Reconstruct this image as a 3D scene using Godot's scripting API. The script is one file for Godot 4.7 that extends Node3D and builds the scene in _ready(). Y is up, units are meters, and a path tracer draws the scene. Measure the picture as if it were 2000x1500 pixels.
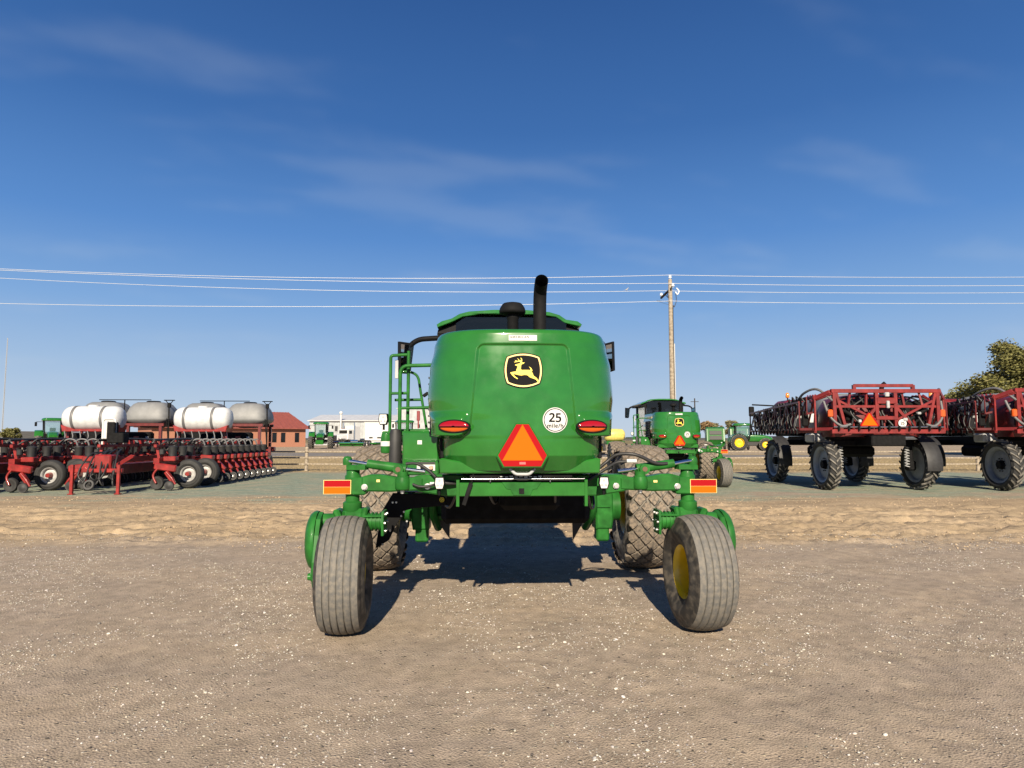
extends Node3D
# A dealer's yard in late autumn: a green windrower seen from behind on tan gravel, red planters and sprayers around it.
# Everything is in metres, y up, the camera at the origin of x and z looking along -z.

var M := {}
var T := {}
var rng := RandomNumberGenerator.new()
var taken := {}

# ---------------------------------------------------------------- shape helpers
func mb() -> SurfaceTool:
	var s := SurfaceTool.new()
	s.begin(Mesh.PRIMITIVE_TRIANGLES)
	return s

func tri(s: SurfaceTool, a: Vector3, b: Vector3, c: Vector3) -> void:
	var n := (b - a).cross(c - a)
	if n.length_squared() < 1e-16:
		return
	n = n.normalized()
	for p in [a, c, b]:
		s.set_normal(n)
		s.add_vertex(p)

func quad(s: SurfaceTool, a: Vector3, b: Vector3, c: Vector3, d: Vector3) -> void:
	tri(s, a, b, c)
	tri(s, a, c, d)

func tri_out(s: SurfaceTool, a: Vector3, b: Vector3, c: Vector3, o: Vector3) -> void:
	if (b - a).cross(c - a).dot(a + b + c - o * 3.0) < 0.0:
		tri(s, a, c, b)
	else:
		tri(s, a, b, c)

func smooth_quad(s: SurfaceTool, p: Array, n: Array) -> void:
	for i in [0, 2, 1, 0, 3, 2]:
		s.set_normal(n[i])
		s.add_vertex(p[i])

# a box, its edges chamfered by ch
func bx(s: SurfaceTool, c: Vector3, size: Vector3, bas := Basis(), ch := 0.0) -> void:
	var h := size * 0.5
	ch = minf(ch, minf(h.x, minf(h.y, h.z)) * 0.6)
	var v := {}
	for sx in [-1, 1]:
		for sy in [-1, 1]:
			for sz in [-1, 1]:
				for a in 3:
					var q := Vector3(sx * h.x, sy * h.y, sz * h.z)
					for k in 3:
						if k != a:
							q[k] -= signf(q[k]) * ch
					v[[sx, sy, sz, a]] = c + bas * q
	for a in 3:
		var b := (a + 1) % 3
		var d := (a + 2) % 3
		for sg in [-1, 1]:
			var k := []
			for w in [[-1, -1], [1, -1], [1, 1], [-1, 1]]:
				var g := [0, 0, 0, a]
				g[a] = sg; g[b] = w[0]; g[d] = w[1]
				k.append(v[g])
			tri_out(s, k[0], k[1], k[2], c)
			tri_out(s, k[0], k[2], k[3], c)
			if ch > 0.0:
				for s2 in [-1, 1]:
					var e := []
					for w in [[-1, a], [1, a], [1, b], [-1, b]]:
						var g := [0, 0, 0, w[1]]
						g[a] = sg; g[b] = s2; g[d] = w[0]
						e.append(v[g])
					tri_out(s, e[0], e[1], e[2], c)
					tri_out(s, e[0], e[2], e[3], c)
	if ch > 0.0:
		for sx in [-1, 1]:
			for sy in [-1, 1]:
				for sz in [-1, 1]:
					tri_out(s, v[[sx, sy, sz, 0]], v[[sx, sy, sz, 1]], v[[sx, sy, sz, 2]], c)

# a bar of square section from a to b
func bar(s: SurfaceTool, a: Vector3, b: Vector3, w: float, h: float, ch := 0.004) -> void:
	var y := (b - a).normalized()
	var x := y.cross(Vector3.UP)
	if x.length() < 0.05:
		x = Vector3.RIGHT
	x = x.normalized()
	var z := x.cross(y)
	bx(s, (a + b) * 0.5, Vector3(w, a.distance_to(b), h), Basis(x, y, z), ch)

func frame_of(d: Vector3) -> Array:
	var u := d.cross(Vector3.UP)
	if u.length() < 0.05:
		u = d.cross(Vector3.RIGHT)
	u = u.normalized()
	return [u, d.cross(u).normalized()]

func cyl(s: SurfaceTool, a: Vector3, b: Vector3, r0: float, r1 := -1.0, seg := 16, caps := true) -> void:
	if r1 < 0.0:
		r1 = r0
	var d := (b - a).normalized()
	var f := frame_of(d)
	for i in seg:
		var t0 := TAU * i / seg
		var t1 := TAU * (i + 1) / seg
		var n0: Vector3 = f[0] * cos(t0) + f[1] * sin(t0)
		var n1: Vector3 = f[0] * cos(t1) + f[1] * sin(t1)
		smooth_quad(s, [a + n0 * r0, a + n1 * r0, b + n1 * r1, b + n0 * r1], [n0, n1, n1, n0])
		if caps:
			tri(s, a, a + n1 * r0, a + n0 * r0)
			tri(s, b, b + n0 * r1, b + n1 * r1)

func tube(s: SurfaceTool, pts: Array, r: float, seg := 8, caps := true) -> void:
	var n := pts.size()
	var d0: Vector3 = (pts[1] - pts[0]).normalized()
	var u: Vector3 = frame_of(d0)[0]
	var rp := []
	var rn := []
	for i in n:
		var d: Vector3 = (pts[mini(i + 1, n - 1)] - pts[maxi(i - 1, 0)]).normalized()
		u = (u - d * u.dot(d)).normalized()
		var w := d.cross(u)
		var ps := []
		var ns := []
		for k in seg:
			var t := TAU * k / seg
			var q := u * cos(t) + w * sin(t)
			ns.append(q)
			ps.append(pts[i] + q * r)
		rp.append(ps)
		rn.append(ns)
	for i in n - 1:
		for k in seg:
			var k1 := (k + 1) % seg
			smooth_quad(s, [rp[i][k], rp[i][k1], rp[i + 1][k1], rp[i + 1][k]], [rn[i][k], rn[i][k1], rn[i + 1][k1], rn[i + 1][k]])
	if caps:
		for k in seg:
			var k1 := (k + 1) % seg
			tri(s, pts[0], rp[0][k1], rp[0][k])
			tri(s, pts[n - 1], rp[n - 1][k], rp[n - 1][k1])

# a smooth path through a few points
func bend(p: Array, per := 6) -> Array:
	var out := []
	for i in p.size() - 1:
		var a: Vector3 = p[maxi(i - 1, 0)]
		var d: Vector3 = p[mini(i + 2, p.size() - 1)]
		for k in per:
			out.append((p[i] as Vector3).cubic_interpolate(p[i + 1], a, d, float(k) / per))
	out.append(p[-1])
	return out

# corners of a path rounded with radius r
func fillet(p: Array, r: float, per := 5) -> Array:
	var out := [p[0]]
	for i in range(1, p.size() - 1):
		var a: Vector3 = p[i] + (p[i - 1] - p[i]).limit_length(r)
		var b: Vector3 = p[i] + (p[i + 1] - p[i]).limit_length(r)
		for k in per + 1:
			var t := float(k) / per
			out.append(a.lerp(p[i], t).lerp((p[i] as Vector3).lerp(b, t), t))
	out.append(p[-1])
	return out

# turned shape: prof holds (radius, height along the local y axis), laid out from below to above
func lathe(s: SurfaceTool, prof: Array, xf := Transform3D(), seg := 32, from := 0.0, upto := TAU) -> void:
	var m := prof.size()
	var sn := []
	for i in m - 1:
		var e: Vector2 = prof[i + 1] - prof[i]
		sn.append(Vector2(e.y, -e.x).normalized())
	for i in m - 1:
		var n0: Vector2 = sn[i]
		var n1: Vector2 = sn[i]
		if i > 0 and sn[i - 1].dot(sn[i]) > 0.6:
			n0 = (sn[i - 1] + sn[i]).normalized()
		if i < m - 2 and sn[i + 1].dot(sn[i]) > 0.6:
			n1 = (sn[i + 1] + sn[i]).normalized()
		var a: Vector2 = prof[i]
		var b: Vector2 = prof[i + 1]
		for k in seg:
			var t0 := from + (upto - from) * k / seg
			var t1 := from + (upto - from) * (k + 1) / seg
			var c0 := Vector3(cos(t0), 0, sin(t0))
			var c1 := Vector3(cos(t1), 0, sin(t1))
			var up := Vector3.UP
			smooth_quad(s, [xf * (c0 * a.x + up * a.y), xf * (c0 * b.x + up * b.y), xf * (c1 * b.x + up * b.y), xf * (c1 * a.x + up * a.y)],
				[xf.basis * (c0 * n0.x + up * n0.y), xf.basis * (c0 * n1.x + up * n1.y), xf.basis * (c1 * n1.x + up * n1.y), xf.basis * (c1 * n0.x + up * n0.y)])

func area2(p: PackedVector2Array) -> float:
	var a := 0.0
	for i in p.size():
		a += p[i].cross(p[(i + 1) % p.size()])
	return a

# an outline in local xy, thickened from z = 0 to z = depth, the front edge bevelled by bv
func prism(s: SurfaceTool, outline: Array, depth: float, xf := Transform3D(), bv := 0.0) -> void:
	var p := PackedVector2Array(outline)
	if area2(p) < 0.0:
		p.reverse()
	var n := p.size()
	var q := PackedVector2Array()
	for i in n:
		var d0 := (p[i] - p[(i + n - 1) % n]).normalized()
		var d1 := (p[(i + 1) % n] - p[i]).normalized()
		var n0 := Vector2(-d0.y, d0.x)
		var m := (n0 + Vector2(-d1.y, d1.x)).normalized()
		q.append(p[i] + m * bv / maxf(0.35, m.dot(n0)))
	var idx := Geometry2D.triangulate_polygon(p)
	for i in range(0, idx.size(), 3):
		var f := [idx[i], idx[i + 1], idx[i + 2]]
		if (p[f[1]] - p[f[0]]).cross(p[f[2]] - p[f[0]]) < 0.0:
			f = [idx[i], idx[i + 2], idx[i + 1]]
		tri(s, xf * Vector3(q[f[0]].x, q[f[0]].y, depth), xf * Vector3(q[f[1]].x, q[f[1]].y, depth), xf * Vector3(q[f[2]].x, q[f[2]].y, depth))
		tri(s, xf * Vector3(p[f[0]].x, p[f[0]].y, 0), xf * Vector3(p[f[2]].x, p[f[2]].y, 0), xf * Vector3(p[f[1]].x, p[f[1]].y, 0))
	for i in n:
		var j := (i + 1) % n
		quad(s, xf * Vector3(p[i].x, p[i].y, 0), xf * Vector3(p[j].x, p[j].y, 0), xf * Vector3(p[j].x, p[j].y, depth - bv), xf * Vector3(p[i].x, p[i].y, depth - bv))
		if bv > 0.0:
			quad(s, xf * Vector3(p[i].x, p[i].y, depth - bv), xf * Vector3(p[j].x, p[j].y, depth - bv), xf * Vector3(q[j].x, q[j].y, depth), xf * Vector3(q[i].x, q[i].y, depth))

# a stack of closed rings joined smoothly, ends closed
func loft(s: SurfaceTool, rings: Array, close := true) -> void:
	var m := rings.size()
	var n: int = rings[0].size()
	var norm := []
	var mid := Vector3.ZERO
	for r in rings:
		for q in r:
			mid += q / float(m * n)
	for i in m:
		var row := []
		for k in n:
			var a: Vector3 = rings[mini(i + 1, m - 1)][k] - rings[maxi(i - 1, 0)][k]
			var b: Vector3 = rings[i][(k + 1) % n] - rings[i][(k + n - 1) % n]
			var c := b.cross(a).normalized()
			row.append(c)
		norm.append(row)
	var turn := 1.0
	if norm[m / 2][0].dot(rings[m / 2][0] - mid) < 0.0:
		turn = -1.0
	for i in m - 1:
		for k in n:
			var l := (k + 1) % n
			var pp := [rings[i][k], rings[i][l], rings[i + 1][l], rings[i + 1][k]]
			var nn := [norm[i][k] * turn, norm[i][l] * turn, norm[i + 1][l] * turn, norm[i + 1][k] * turn]
			if turn < 0.0:
				pp.reverse()
				nn.reverse()
			smooth_quad(s, pp, nn)
	if close:
		for e in [0, m - 1]:
			var c := Vector3.ZERO
			for q in rings[e]:
				c += q / float(n)
			for k in n:
				tri_out(s, c, rings[e][k], rings[e][(k + 1) % n], mid)

# rounded rectangle ring in the plane y = h (used by loft)
func ring(cx: float, cz: float, hx: float, hz: float, h: float, pw := 4.0, n := 32) -> Array:
	var out := []
	for k in n:
		var t := TAU * k / n
		out.append(Vector3(cx + hx * signf(cos(t)) * pow(absf(cos(t)), 2.0 / pw), h, cz + hz * signf(sin(t)) * pow(absf(sin(t)), 2.0 / pw)))
	return out

func oval(cx: float, cy: float, rx: float, ry: float, n := 40) -> Array:
	var out := []
	for k in n:
		out.append(Vector2(cx + rx * cos(TAU * k / n), cy + ry * sin(TAU * k / n)))
	return out

func at(x: float, y: float, z: float, bas := Basis()) -> Transform3D:
	return Transform3D(bas, Vector3(x, y, z))

func turn_x(d: float) -> Basis: return Basis(Vector3.RIGHT, deg_to_rad(d))
func turn_y(d: float) -> Basis: return Basis(Vector3.UP, deg_to_rad(d))
func turn_z(d: float) -> Basis: return Basis(Vector3.BACK, deg_to_rad(d))

# ---------------------------------------------------------------- node helpers
func part(parent: Node, called: String, s: SurfaceTool, m: Material) -> MeshInstance3D:
	var o := MeshInstance3D.new()
	o.name = called
	o.mesh = s.commit()
	o.material_override = m
	o.cast_shadow = GeometryInstance3D.SHADOW_CASTING_SETTING_ON
	parent.add_child(o, true)
	return o

# fittings too small to pick apart, joined into one part
func fittings(parent: Node, called: String, s: SurfaceTool, m: Material) -> void:
	part(parent, called, s, m).set_meta("kind", "stuff")

func same(parent: Node, called: String, src: MeshInstance3D, xf: Transform3D) -> MeshInstance3D:
	var o := MeshInstance3D.new()
	o.name = called
	o.mesh = src.mesh
	o.material_override = src.material_override
	o.transform = xf
	parent.add_child(o, true)
	return o

func numbered(called: String) -> String:
	var k: int = taken.get(called, 0)
	taken[called] = k + 1
	return called if k == 0 else "%s_%03d" % [called, k]

func thing(called: String, label: String, category: String, where := Vector3.ZERO, deg := 0.0, group := "") -> Node3D:
	var o := Node3D.new()
	o.name = numbered(called)
	add_child(o)
	o.position = where
	o.rotation_degrees.y = deg
	mark(o, label, category, group)
	return o

func mark(o: Node, label: String, category: String, group := "") -> void:
	o.set_meta("label", label)
	o.set_meta("category", category)
	if group != "":
		o.set_meta("group", group)

func again(src: Node3D, label: String, where: Vector3, deg: float, group := "") -> Node3D:
	var base := String(src.name).rstrip("0123456789").trim_suffix("_")
	var o: Node3D = src.duplicate()
	o.name = numbered(base)
	add_child(o)
	o.position = where
	o.rotation_degrees.y = deg
	o.set_meta("label", label)
	if group != "":
		o.set_meta("group", group)
	return o

func setting(called: String, o: MeshInstance3D) -> void:
	o.name = numbered(called)
	o.set_meta("kind", "structure")

func lettering(parent: Node, called: String, text: String, size: float, xf: Transform3D, m: Material, font := "Droid Sans", bold := false, thick := 0.003) -> MeshInstance3D:
	var f := SystemFont.new()
	f.font_names = PackedStringArray([font])
	if bold:
		f.font_weight = 700
	var t := TextMesh.new()
	t.text = text
	t.font = f
	t.font_size = 64
	t.pixel_size = size / 64.0
	t.depth = thick
	var o := MeshInstance3D.new()
	o.name = called
	o.mesh = t
	o.material_override = m
	o.transform = xf
	parent.add_child(o, true)
	return o

# ---------------------------------------------------------------- textures and materials
func grey_noise(px: int, freq: float, octaves: int, lo: float, hi: float, seed_: int, kind := FastNoiseLite.TYPE_SIMPLEX_SMOOTH) -> ImageTexture:
	var f := FastNoiseLite.new()
	f.seed = seed_
	f.noise_type = kind
	f.frequency = freq
	f.fractal_octaves = octaves
	f.fractal_type = FastNoiseLite.FRACTAL_FBM
	var im := f.get_seamless_image(px, px)
	var d := im.get_data()
	for i in d.size():
		d[i] = int(clampf(255.0 * lerpf(lo, hi, d[i] / 255.0), 0.0, 255.0))
	var o := Image.create_from_data(px, px, false, Image.FORMAT_L8, d)
	o.convert(Image.FORMAT_RGB8)
	return ImageTexture.create_from_image(o)

# two colours (linear) mixed by a noise with a threshold of some softness
func two_tone(px: int, freq: float, octaves: int, a: Color, b: Color, mid: float, soft: float, seed_: int) -> ImageTexture:
	var f := FastNoiseLite.new()
	f.seed = seed_
	f.noise_type = FastNoiseLite.TYPE_SIMPLEX_SMOOTH
	f.frequency = freq
	f.fractal_octaves = octaves
	var d := f.get_seamless_image(px, px).get_data()
	f.frequency = 0.21
	f.fractal_octaves = 2
	var g := f.get_seamless_image(px, px).get_data()
	var out := PackedByteArray()
	out.resize(px * px * 3)
	var lut := []
	for i in 256:
		var c := a.lerp(b, smoothstep(mid - soft, mid + soft, i / 255.0)).linear_to_srgb()
		lut.append(c)
	for i in d.size():
		var c: Color = lut[d[i]]
		var k := 0.86 + 0.28 * g[i] / 255.0
		out[i * 3] = int(clampf(c.r * k * 255.0, 0, 255))
		out[i * 3 + 1] = int(clampf(c.g * k * 255.0, 0, 255))
		out[i * 3 + 2] = int(clampf(c.b * k * 255.0, 0, 255))
	return ImageTexture.create_from_image(Image.create_from_data(px, px, false, Image.FORMAT_RGB8, out))

func lin(r: float, g: float, b: float, a := 1.0) -> Color:
	var c := Color(r, g, b).linear_to_srgb()
	c.a = a
	return c

func mat(r: float, g: float, b: float, rough: float, tex := "", scale := 1.0, metal := 0.0, coat := 0.0) -> StandardMaterial3D:
	var m := StandardMaterial3D.new()
	m.albedo_color = lin(r, g, b)
	m.roughness = rough
	m.metallic = metal
	if coat > 0.0:
		m.clearcoat_enabled = true
		m.clearcoat = coat
		m.clearcoat_roughness = 0.05
	if tex != "":
		m.albedo_texture = T[tex]
		m.uv1_triplanar = true
		m.uv1_scale = Vector3.ONE * scale
	return m

func textured(tex: String, scale: float, rough: float) -> StandardMaterial3D:
	var m := StandardMaterial3D.new()
	m.albedo_texture = T[tex]
	m.roughness = rough
	m.uv1_triplanar = true
	m.uv1_scale = Vector3.ONE * scale
	return m

func make_materials() -> void:
	T.cloud = grey_noise(256, 0.012, 5, 0.7, 1.0, 3)
	T.film = grey_noise(256, 0.02, 5, 0.85, 1.0, 5)
	T.speck = grey_noise(256, 0.12, 3, 0.5, 1.0, 7)
	T.rough = grey_noise(256, 0.03, 4, 0.35, 1.0, 9)
	T.dusty_rubber = two_tone(512, 0.012, 5, Color(0.035, 0.034, 0.034), Color(0.19, 0.175, 0.15), 0.42, 0.22, 21)
	T.tan_rubber = two_tone(512, 0.02, 5, Color(0.09, 0.08, 0.07), Color(0.23, 0.185, 0.14), 0.45, 0.25, 22)
	T.rib_rubber = two_tone(512, 0.016, 5, Color(0.095, 0.095, 0.093), Color(0.165, 0.15, 0.128), 0.5, 0.3, 23)
	T.wall_rubber = two_tone(512, 0.014, 5, Color(0.02, 0.019, 0.018), Color(0.1, 0.085, 0.066), 0.58, 0.22, 29)
	T.brick = two_tone(256, 0.06, 3, Color(0.28, 0.12, 0.075), Color(0.36, 0.17, 0.11), 0.5, 0.3, 24)
	T.wood = two_tone(256, 0.03, 4, Color(0.2, 0.165, 0.125), Color(0.34, 0.29, 0.225), 0.5, 0.3, 25)
	T.leaf = two_tone(128, 0.05, 3, Color(0.055, 0.06, 0.022), Color(0.16, 0.125, 0.05), 0.5, 0.35, 26)
	M.green = mat(0.022, 0.15, 0.022, 0.34, "film", 0.7, 0.0, 1.0)
	M.green.roughness_texture = T.rough
	M.frame_green = mat(0.025, 0.16, 0.028, 0.45, "cloud", 1.6, 0.0, 0.15)
	M.green.metallic_specular = 0.25
	M.frame_green.metallic_specular = 0.25
	M.yellow = mat(0.78, 0.52, 0.01, 0.35, "film", 1.5, 0.0, 0.3)
	M.black = mat(0.01, 0.01, 0.011, 0.45, "film", 2.0)
	M.matt_black = mat(0.014, 0.014, 0.015, 0.65, "cloud", 2.0)
	M.decal_black = mat(0.008, 0.008, 0.009, 0.7)
	for k in ["black", "matt_black", "decal_black"]:
		M[k].metallic_specular = 0.2
	M.dark = mat(0.03, 0.03, 0.032, 0.6, "cloud", 1.5)
	M.hose = mat(0.018, 0.018, 0.019, 0.5)
	M.grey_hose = mat(0.12, 0.12, 0.125, 0.5)
	M.steel = mat(0.55, 0.56, 0.58, 0.25, "film", 2.0, 1.0)
	M.chrome = mat(0.72, 0.73, 0.76, 0.08, "", 1.0, 1.0)
	M.bolt = mat(0.6, 0.6, 0.58, 0.35, "", 1.0, 0.8)
	M.white = mat(0.56, 0.56, 0.555, 0.4)
	M.white_poly = mat(0.62, 0.63, 0.64, 0.45, "film", 0.8)
	M.rim_white = mat(0.5, 0.5, 0.49, 0.5, "cloud", 1.5)
	M.grey_poly = mat(0.215, 0.22, 0.225, 0.55, "film", 0.5)
	M.silver = mat(0.42, 0.43, 0.44, 0.4, "film", 1.0)
	M.emblem_yellow = mat(0.82, 0.62, 0.015, 0.4)
	M.pale_yellow = mat(0.78, 0.58, 0.2, 0.5)
	M.orange = mat(0.85, 0.11, 0.006, 0.6)
	M.red_tape = mat(0.3, 0.009, 0.012, 0.45)
	M.orange.metallic_specular = 0.1
	M.red_tape.metallic_specular = 0.1
	M.red_lens = mat(0.27, 0.004, 0.007, 0.1, "", 1.0, 0.0, 0.8)
	M.amber_lens = mat(0.55, 0.085, 0.006, 0.1, "", 1.0, 0.0, 0.8)
	M.beacon = mat(0.85, 0.22, 0.02, 0.15, "", 1.0, 0.0, 0.8)
	M.red = mat(0.31, 0.02, 0.017, 0.42, "cloud", 1.0, 0.0, 0.25)
	M.spray_red = mat(0.235, 0.016, 0.014, 0.45, "cloud", 0.9, 0.0, 0.15)
	M.dark_red = mat(0.15, 0.012, 0.013, 0.45, "cloud", 1.0, 0.0, 0.2)
	M.roof_red = mat(0.27, 0.075, 0.058, 0.6, "film", 0.3)
	M.wall_white = mat(0.43, 0.45, 0.46, 0.55, "film", 0.2)
	M.wall_white.metallic_specular = 0.1
	M.white.metallic_specular = 0.15
	M.trim_grey = mat(0.42, 0.42, 0.42, 0.6)
	M.brick = textured("brick", 0.8, 0.9)
	M.mortar = mat(0.4, 0.35, 0.3, 0.95)
	M.wood = textured("wood", 0.8, 0.9)
	M.pole = textured("wood", 0.5, 0.85)
	M.dark_wood = mat(0.05, 0.04, 0.035, 0.9, "cloud", 2.0)
	M.tyre = textured("dusty_rubber", 1.1, 0.85)
	M.tan_tyre = textured("tan_rubber", 2.2, 0.9)
	M.drive_wall = textured("dusty_rubber", 1.8, 0.9)
	M.rib_tyre = textured("rib_rubber", 2.2, 0.8)
	M.clean_tyre = mat(0.03, 0.03, 0.03, 0.75, "cloud", 1.2)
	M.sidewall = textured("wall_rubber", 1.3, 0.7)
	M.rim_grey = mat(0.24, 0.26, 0.28, 0.4, "film", 1.0)
	M.bark = mat(0.09, 0.07, 0.055, 0.95, "cloud", 1.5)
	M.porcelain = mat(0.75, 0.77, 0.78, 0.2)
	M.wire = mat(0.6, 0.61, 0.62, 0.45, "", 1.0, 0.3)
	var g := StandardMaterial3D.new()
	g.albedo_color = Color(0.04, 0.045, 0.05, 0.8)
	g.transparency = BaseMaterial3D.TRANSPARENCY_ALPHA
	g.roughness = 0.04
	M.tint = g
	var g2 := g.duplicate()
	g2.albedo_color = Color(0.45, 0.6, 0.62, 0.3)
	M.pane = g2
	var mi := StandardMaterial3D.new()
	mi.albedo_color = Color(0.75, 0.77, 0.8)
	mi.metallic = 1.0
	mi.roughness = 0.03
	M.mirror = mi
	for k in ["leaf_olive", "leaf_rust", "leaf_grey"]:
		var l := StandardMaterial3D.new()
		l.albedo_color = {"leaf_olive": lin(0.145, 0.14, 0.042), "leaf_rust": lin(0.27, 0.18, 0.09), "leaf_grey": lin(0.2, 0.18, 0.1)}[k]
		l.vertex_color_use_as_albedo = true
		l.roughness = 0.8
		l.cull_mode = BaseMaterial3D.CULL_DISABLED
		l.backlight_enabled = true
		l.backlight = lin(0.04, 0.04, 0.01)
		M[k] = l

# ---------------------------------------------------------------- wheels
# wheel meshes turn about the local x axis, centre at the origin, outer face towards +x
const SPIN := Basis(Vector3(0, -1, 0), Vector3(1, 0, 0), Vector3(0, 0, 1))

func tyre_shape(r: float, w: float, rim: float, crown := 0.02, seg := 72, grooves := 0, gw := 0.012, gd := 0.016, band := 0) -> SurfaceTool:
	var s := mb()
	var h := w * 0.5
	var tw := h * 0.8
	var prof := [Vector2(rim - 0.01, -h * 0.62), Vector2(rim + 0.012, -h * 0.74), Vector2(rim + 0.03, -h * 0.82)]
	for k in 9:
		var t := k / 8.0
		prof.append(Vector2(lerpf(rim + 0.05, r - crown * 1.2 - 0.02, t), -h * (0.86 + 0.14 * sin(PI * minf(t * 1.15, 1.0)))))
	var tread := []
	if grooves == 0:
		for k in 11:
			tread.append(Vector2(0, lerpf(-tw, tw, k / 10.0)))
	else:
		var rib := 2.0 * tw / (grooves + 1)
		for k in grooves + 1:
			var y0 := -tw + rib * k + (gw * 0.5 if k > 0 else 0.0)
			var y1 := -tw + rib * (k + 1) - (gw * 0.5 if k < grooves else 0.0)
			if k > 0:
				tread.append(Vector2(gd, y0 - gw * 0.3))
				tread.append(Vector2(0.002, y0))
			for q in 4:
				tread.append(Vector2(0, lerpf(y0, y1, 0.08 + 0.84 * q / 3.0)))
			if k < grooves:
				tread.append(Vector2(0.002, y1))
				tread.append(Vector2(gd, y1 + gw * 0.3))
	for q in tread:
		prof.append(Vector2(r - crown * pow(absf(q.y) / tw, 2.2) - q.x, q.y))
	for k in 9:
		var t := 1.0 - k / 8.0
		prof.append(Vector2(lerpf(rim + 0.05, r - crown * 1.2 - 0.02, t), h * (0.86 + 0.14 * sin(PI * minf(t * 1.15, 1.0)))))
	prof.append_array([Vector2(rim + 0.03, h * 0.82), Vector2(rim + 0.012, h * 0.74), Vector2(rim - 0.01, h * 0.62)])
	var nt := tread.size()
	if band == 1:
		lathe(s, prof.slice(0, 13), Transform3D(SPIN, Vector3.ZERO), seg)
		lathe(s, prof.slice(11 + nt), Transform3D(SPIN, Vector3.ZERO), seg)
	elif band == 2:
		lathe(s, prof.slice(12, 12 + nt), Transform3D(SPIN, Vector3.ZERO), seg)
	else:
		lathe(s, prof, Transform3D(SPIN, Vector3.ZERO), seg)
	return s

# diamond blocks of a turf tread
func diamond_tread(r: float, w: float, crown: float, around: int) -> SurfaceTool:
	var s := mb()
	var tw := w * 0.5 * 0.86
	var cols := 7
	for j in cols:
		var xc := lerpf(-tw, tw, j / float(cols - 1))
		for i in around:
			var a := TAU * (i + (0.5 if j % 2 == 1 else 0.0)) / around
			var hx := 2.0 * tw / (cols - 1) * 0.86
			var ha := TAU / around * 0.43
			var edge := j == 0 or j == cols - 1
			var o := []
			for q in [Vector2(-1, 0), Vector2(-0.56, -0.5), Vector2(0, -1), Vector2(0.56, -0.5), Vector2(1, 0), Vector2(0.56, 0.5), Vector2(0, 1), Vector2(-0.56, 0.5)]:
				o.append(Vector2(clampf(xc + q.x * hx, -tw - 0.045, tw + 0.045), a + q.y * ha))
			var top := []
			var low := []
			for q in o:
				var rr: float = r - crown * pow(absf(q.x) / tw, 2.2)
				var c := Vector2(xc, a)
				var k: Vector2 = c + (q - c) * 0.87
				top.append(Vector3(k.x, cos(k.y) * rr, sin(k.y) * rr))
				low.append(Vector3(q.x, cos(q.y) * (rr - 0.04), sin(q.y) * (rr - 0.04)))
			var mid := Vector3.ZERO
			for q in top:
				mid += q / 8.0
			for k in 8:
				var l := (k + 1) % 8
				tri_out(s, mid, top[k], top[l], Vector3(mid.x, 0, 0))
				tri_out(s, top[k], low[k], low[l], mid * 0.97)
				tri_out(s, top[k], low[l], top[l], mid * 0.97)
	return s

# long angled lugs of a field tyre
func bar_tread(r: float, w: float, n: int, lug: float, depth: float) -> SurfaceTool:
	var s := mb()
	for side in [-1.0, 1.0]:
		for i in n:
			var a0: float = TAU * (i + (0.5 if side > 0 else 0.0)) / n
			var prev := []
			for k in 6:
				var t := k / 5.0
				var x: float = side * lerpf(-0.02 * w, 0.5 * w, t)
				var a := a0 + t * 0.42 * w / r * 1.25
				var rr := r - 0.035 * pow(t, 3.0)
				var hw := lug * 0.5 / r
				var q := []
				for e in [[-1.25, depth], [-0.9, 0.0], [0.9, 0.0], [1.25, depth]]:
					var ang: float = a + e[0] * hw
					q.append(Vector3(x, cos(ang) * (rr - e[1]), sin(ang) * (rr - e[1])))
				var core := Vector3(x, cos(a) * (rr - depth), sin(a) * (rr - depth))
				if k > 0:
					for e in 3:
						tri_out(s, prev[e], prev[e + 1], q[e + 1], core)
						tri_out(s, prev[e], q[e + 1], q[e], core)
				if k == 5:
					tri_out(s, q[0], q[1], q[2], core - Vector3(side * 0.05, 0, 0))
					tri_out(s, q[0], q[2], q[3], core - Vector3(side * 0.05, 0, 0))
				prev = q
	return s

func rim_shape(rim: float, w: float, dish: float, seg := 48) -> SurfaceTool:
	var s := mb()
	var h := w * 0.5
	lathe(s, [Vector2(0.0, dish + 0.004), Vector2(rim * 0.3, dish + 0.004), Vector2(rim * 0.42, dish + 0.02), Vector2(rim * 0.72, dish + 0.012), Vector2(rim * 0.84, dish - 0.01),
		Vector2(rim * 0.86, h * 0.5), Vector2(rim * 0.93, h * 0.66), Vector2(rim + 0.012, h * 0.73), Vector2(rim + 0.022, h * 0.78), Vector2(rim + 0.022, h * 0.7), Vector2(rim - 0.012, h * 0.6),
		Vector2(rim - 0.012, -h * 0.6), Vector2(rim + 0.022, -h * 0.7), Vector2(rim + 0.022, -h * 0.78), Vector2(rim + 0.012, -h * 0.73), Vector2(rim * 0.93, -h * 0.66), Vector2(rim * 0.86, -h * 0.5), Vector2(rim * 0.84, dish - 0.03), Vector2(0.0, dish - 0.03)], Transform3D(SPIN, Vector3.ZERO), seg)
	return s

func wheel(parent: Node, called: String, tyre: SurfaceTool, tyre_mat: Material, rim: SurfaceTool, rim_mat: Material, xf: Transform3D) -> MeshInstance3D:
	var o := part(parent, called, tyre, tyre_mat)
	o.transform = xf
	part(o, "rim", rim, rim_mat)
	return o

func bolts(s: SurfaceTool, c: Vector3, axis: Vector3, r: float, n: int, size: float, len_ := 0.02) -> void:
	var f := frame_of(axis)
	for k in n:
		var p: Vector3 = c + (f[0] * cos(TAU * k / n) + f[1] * sin(TAU * k / n)) * r
		cyl(s, p, p + axis * len_, size, size, 6)

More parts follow.
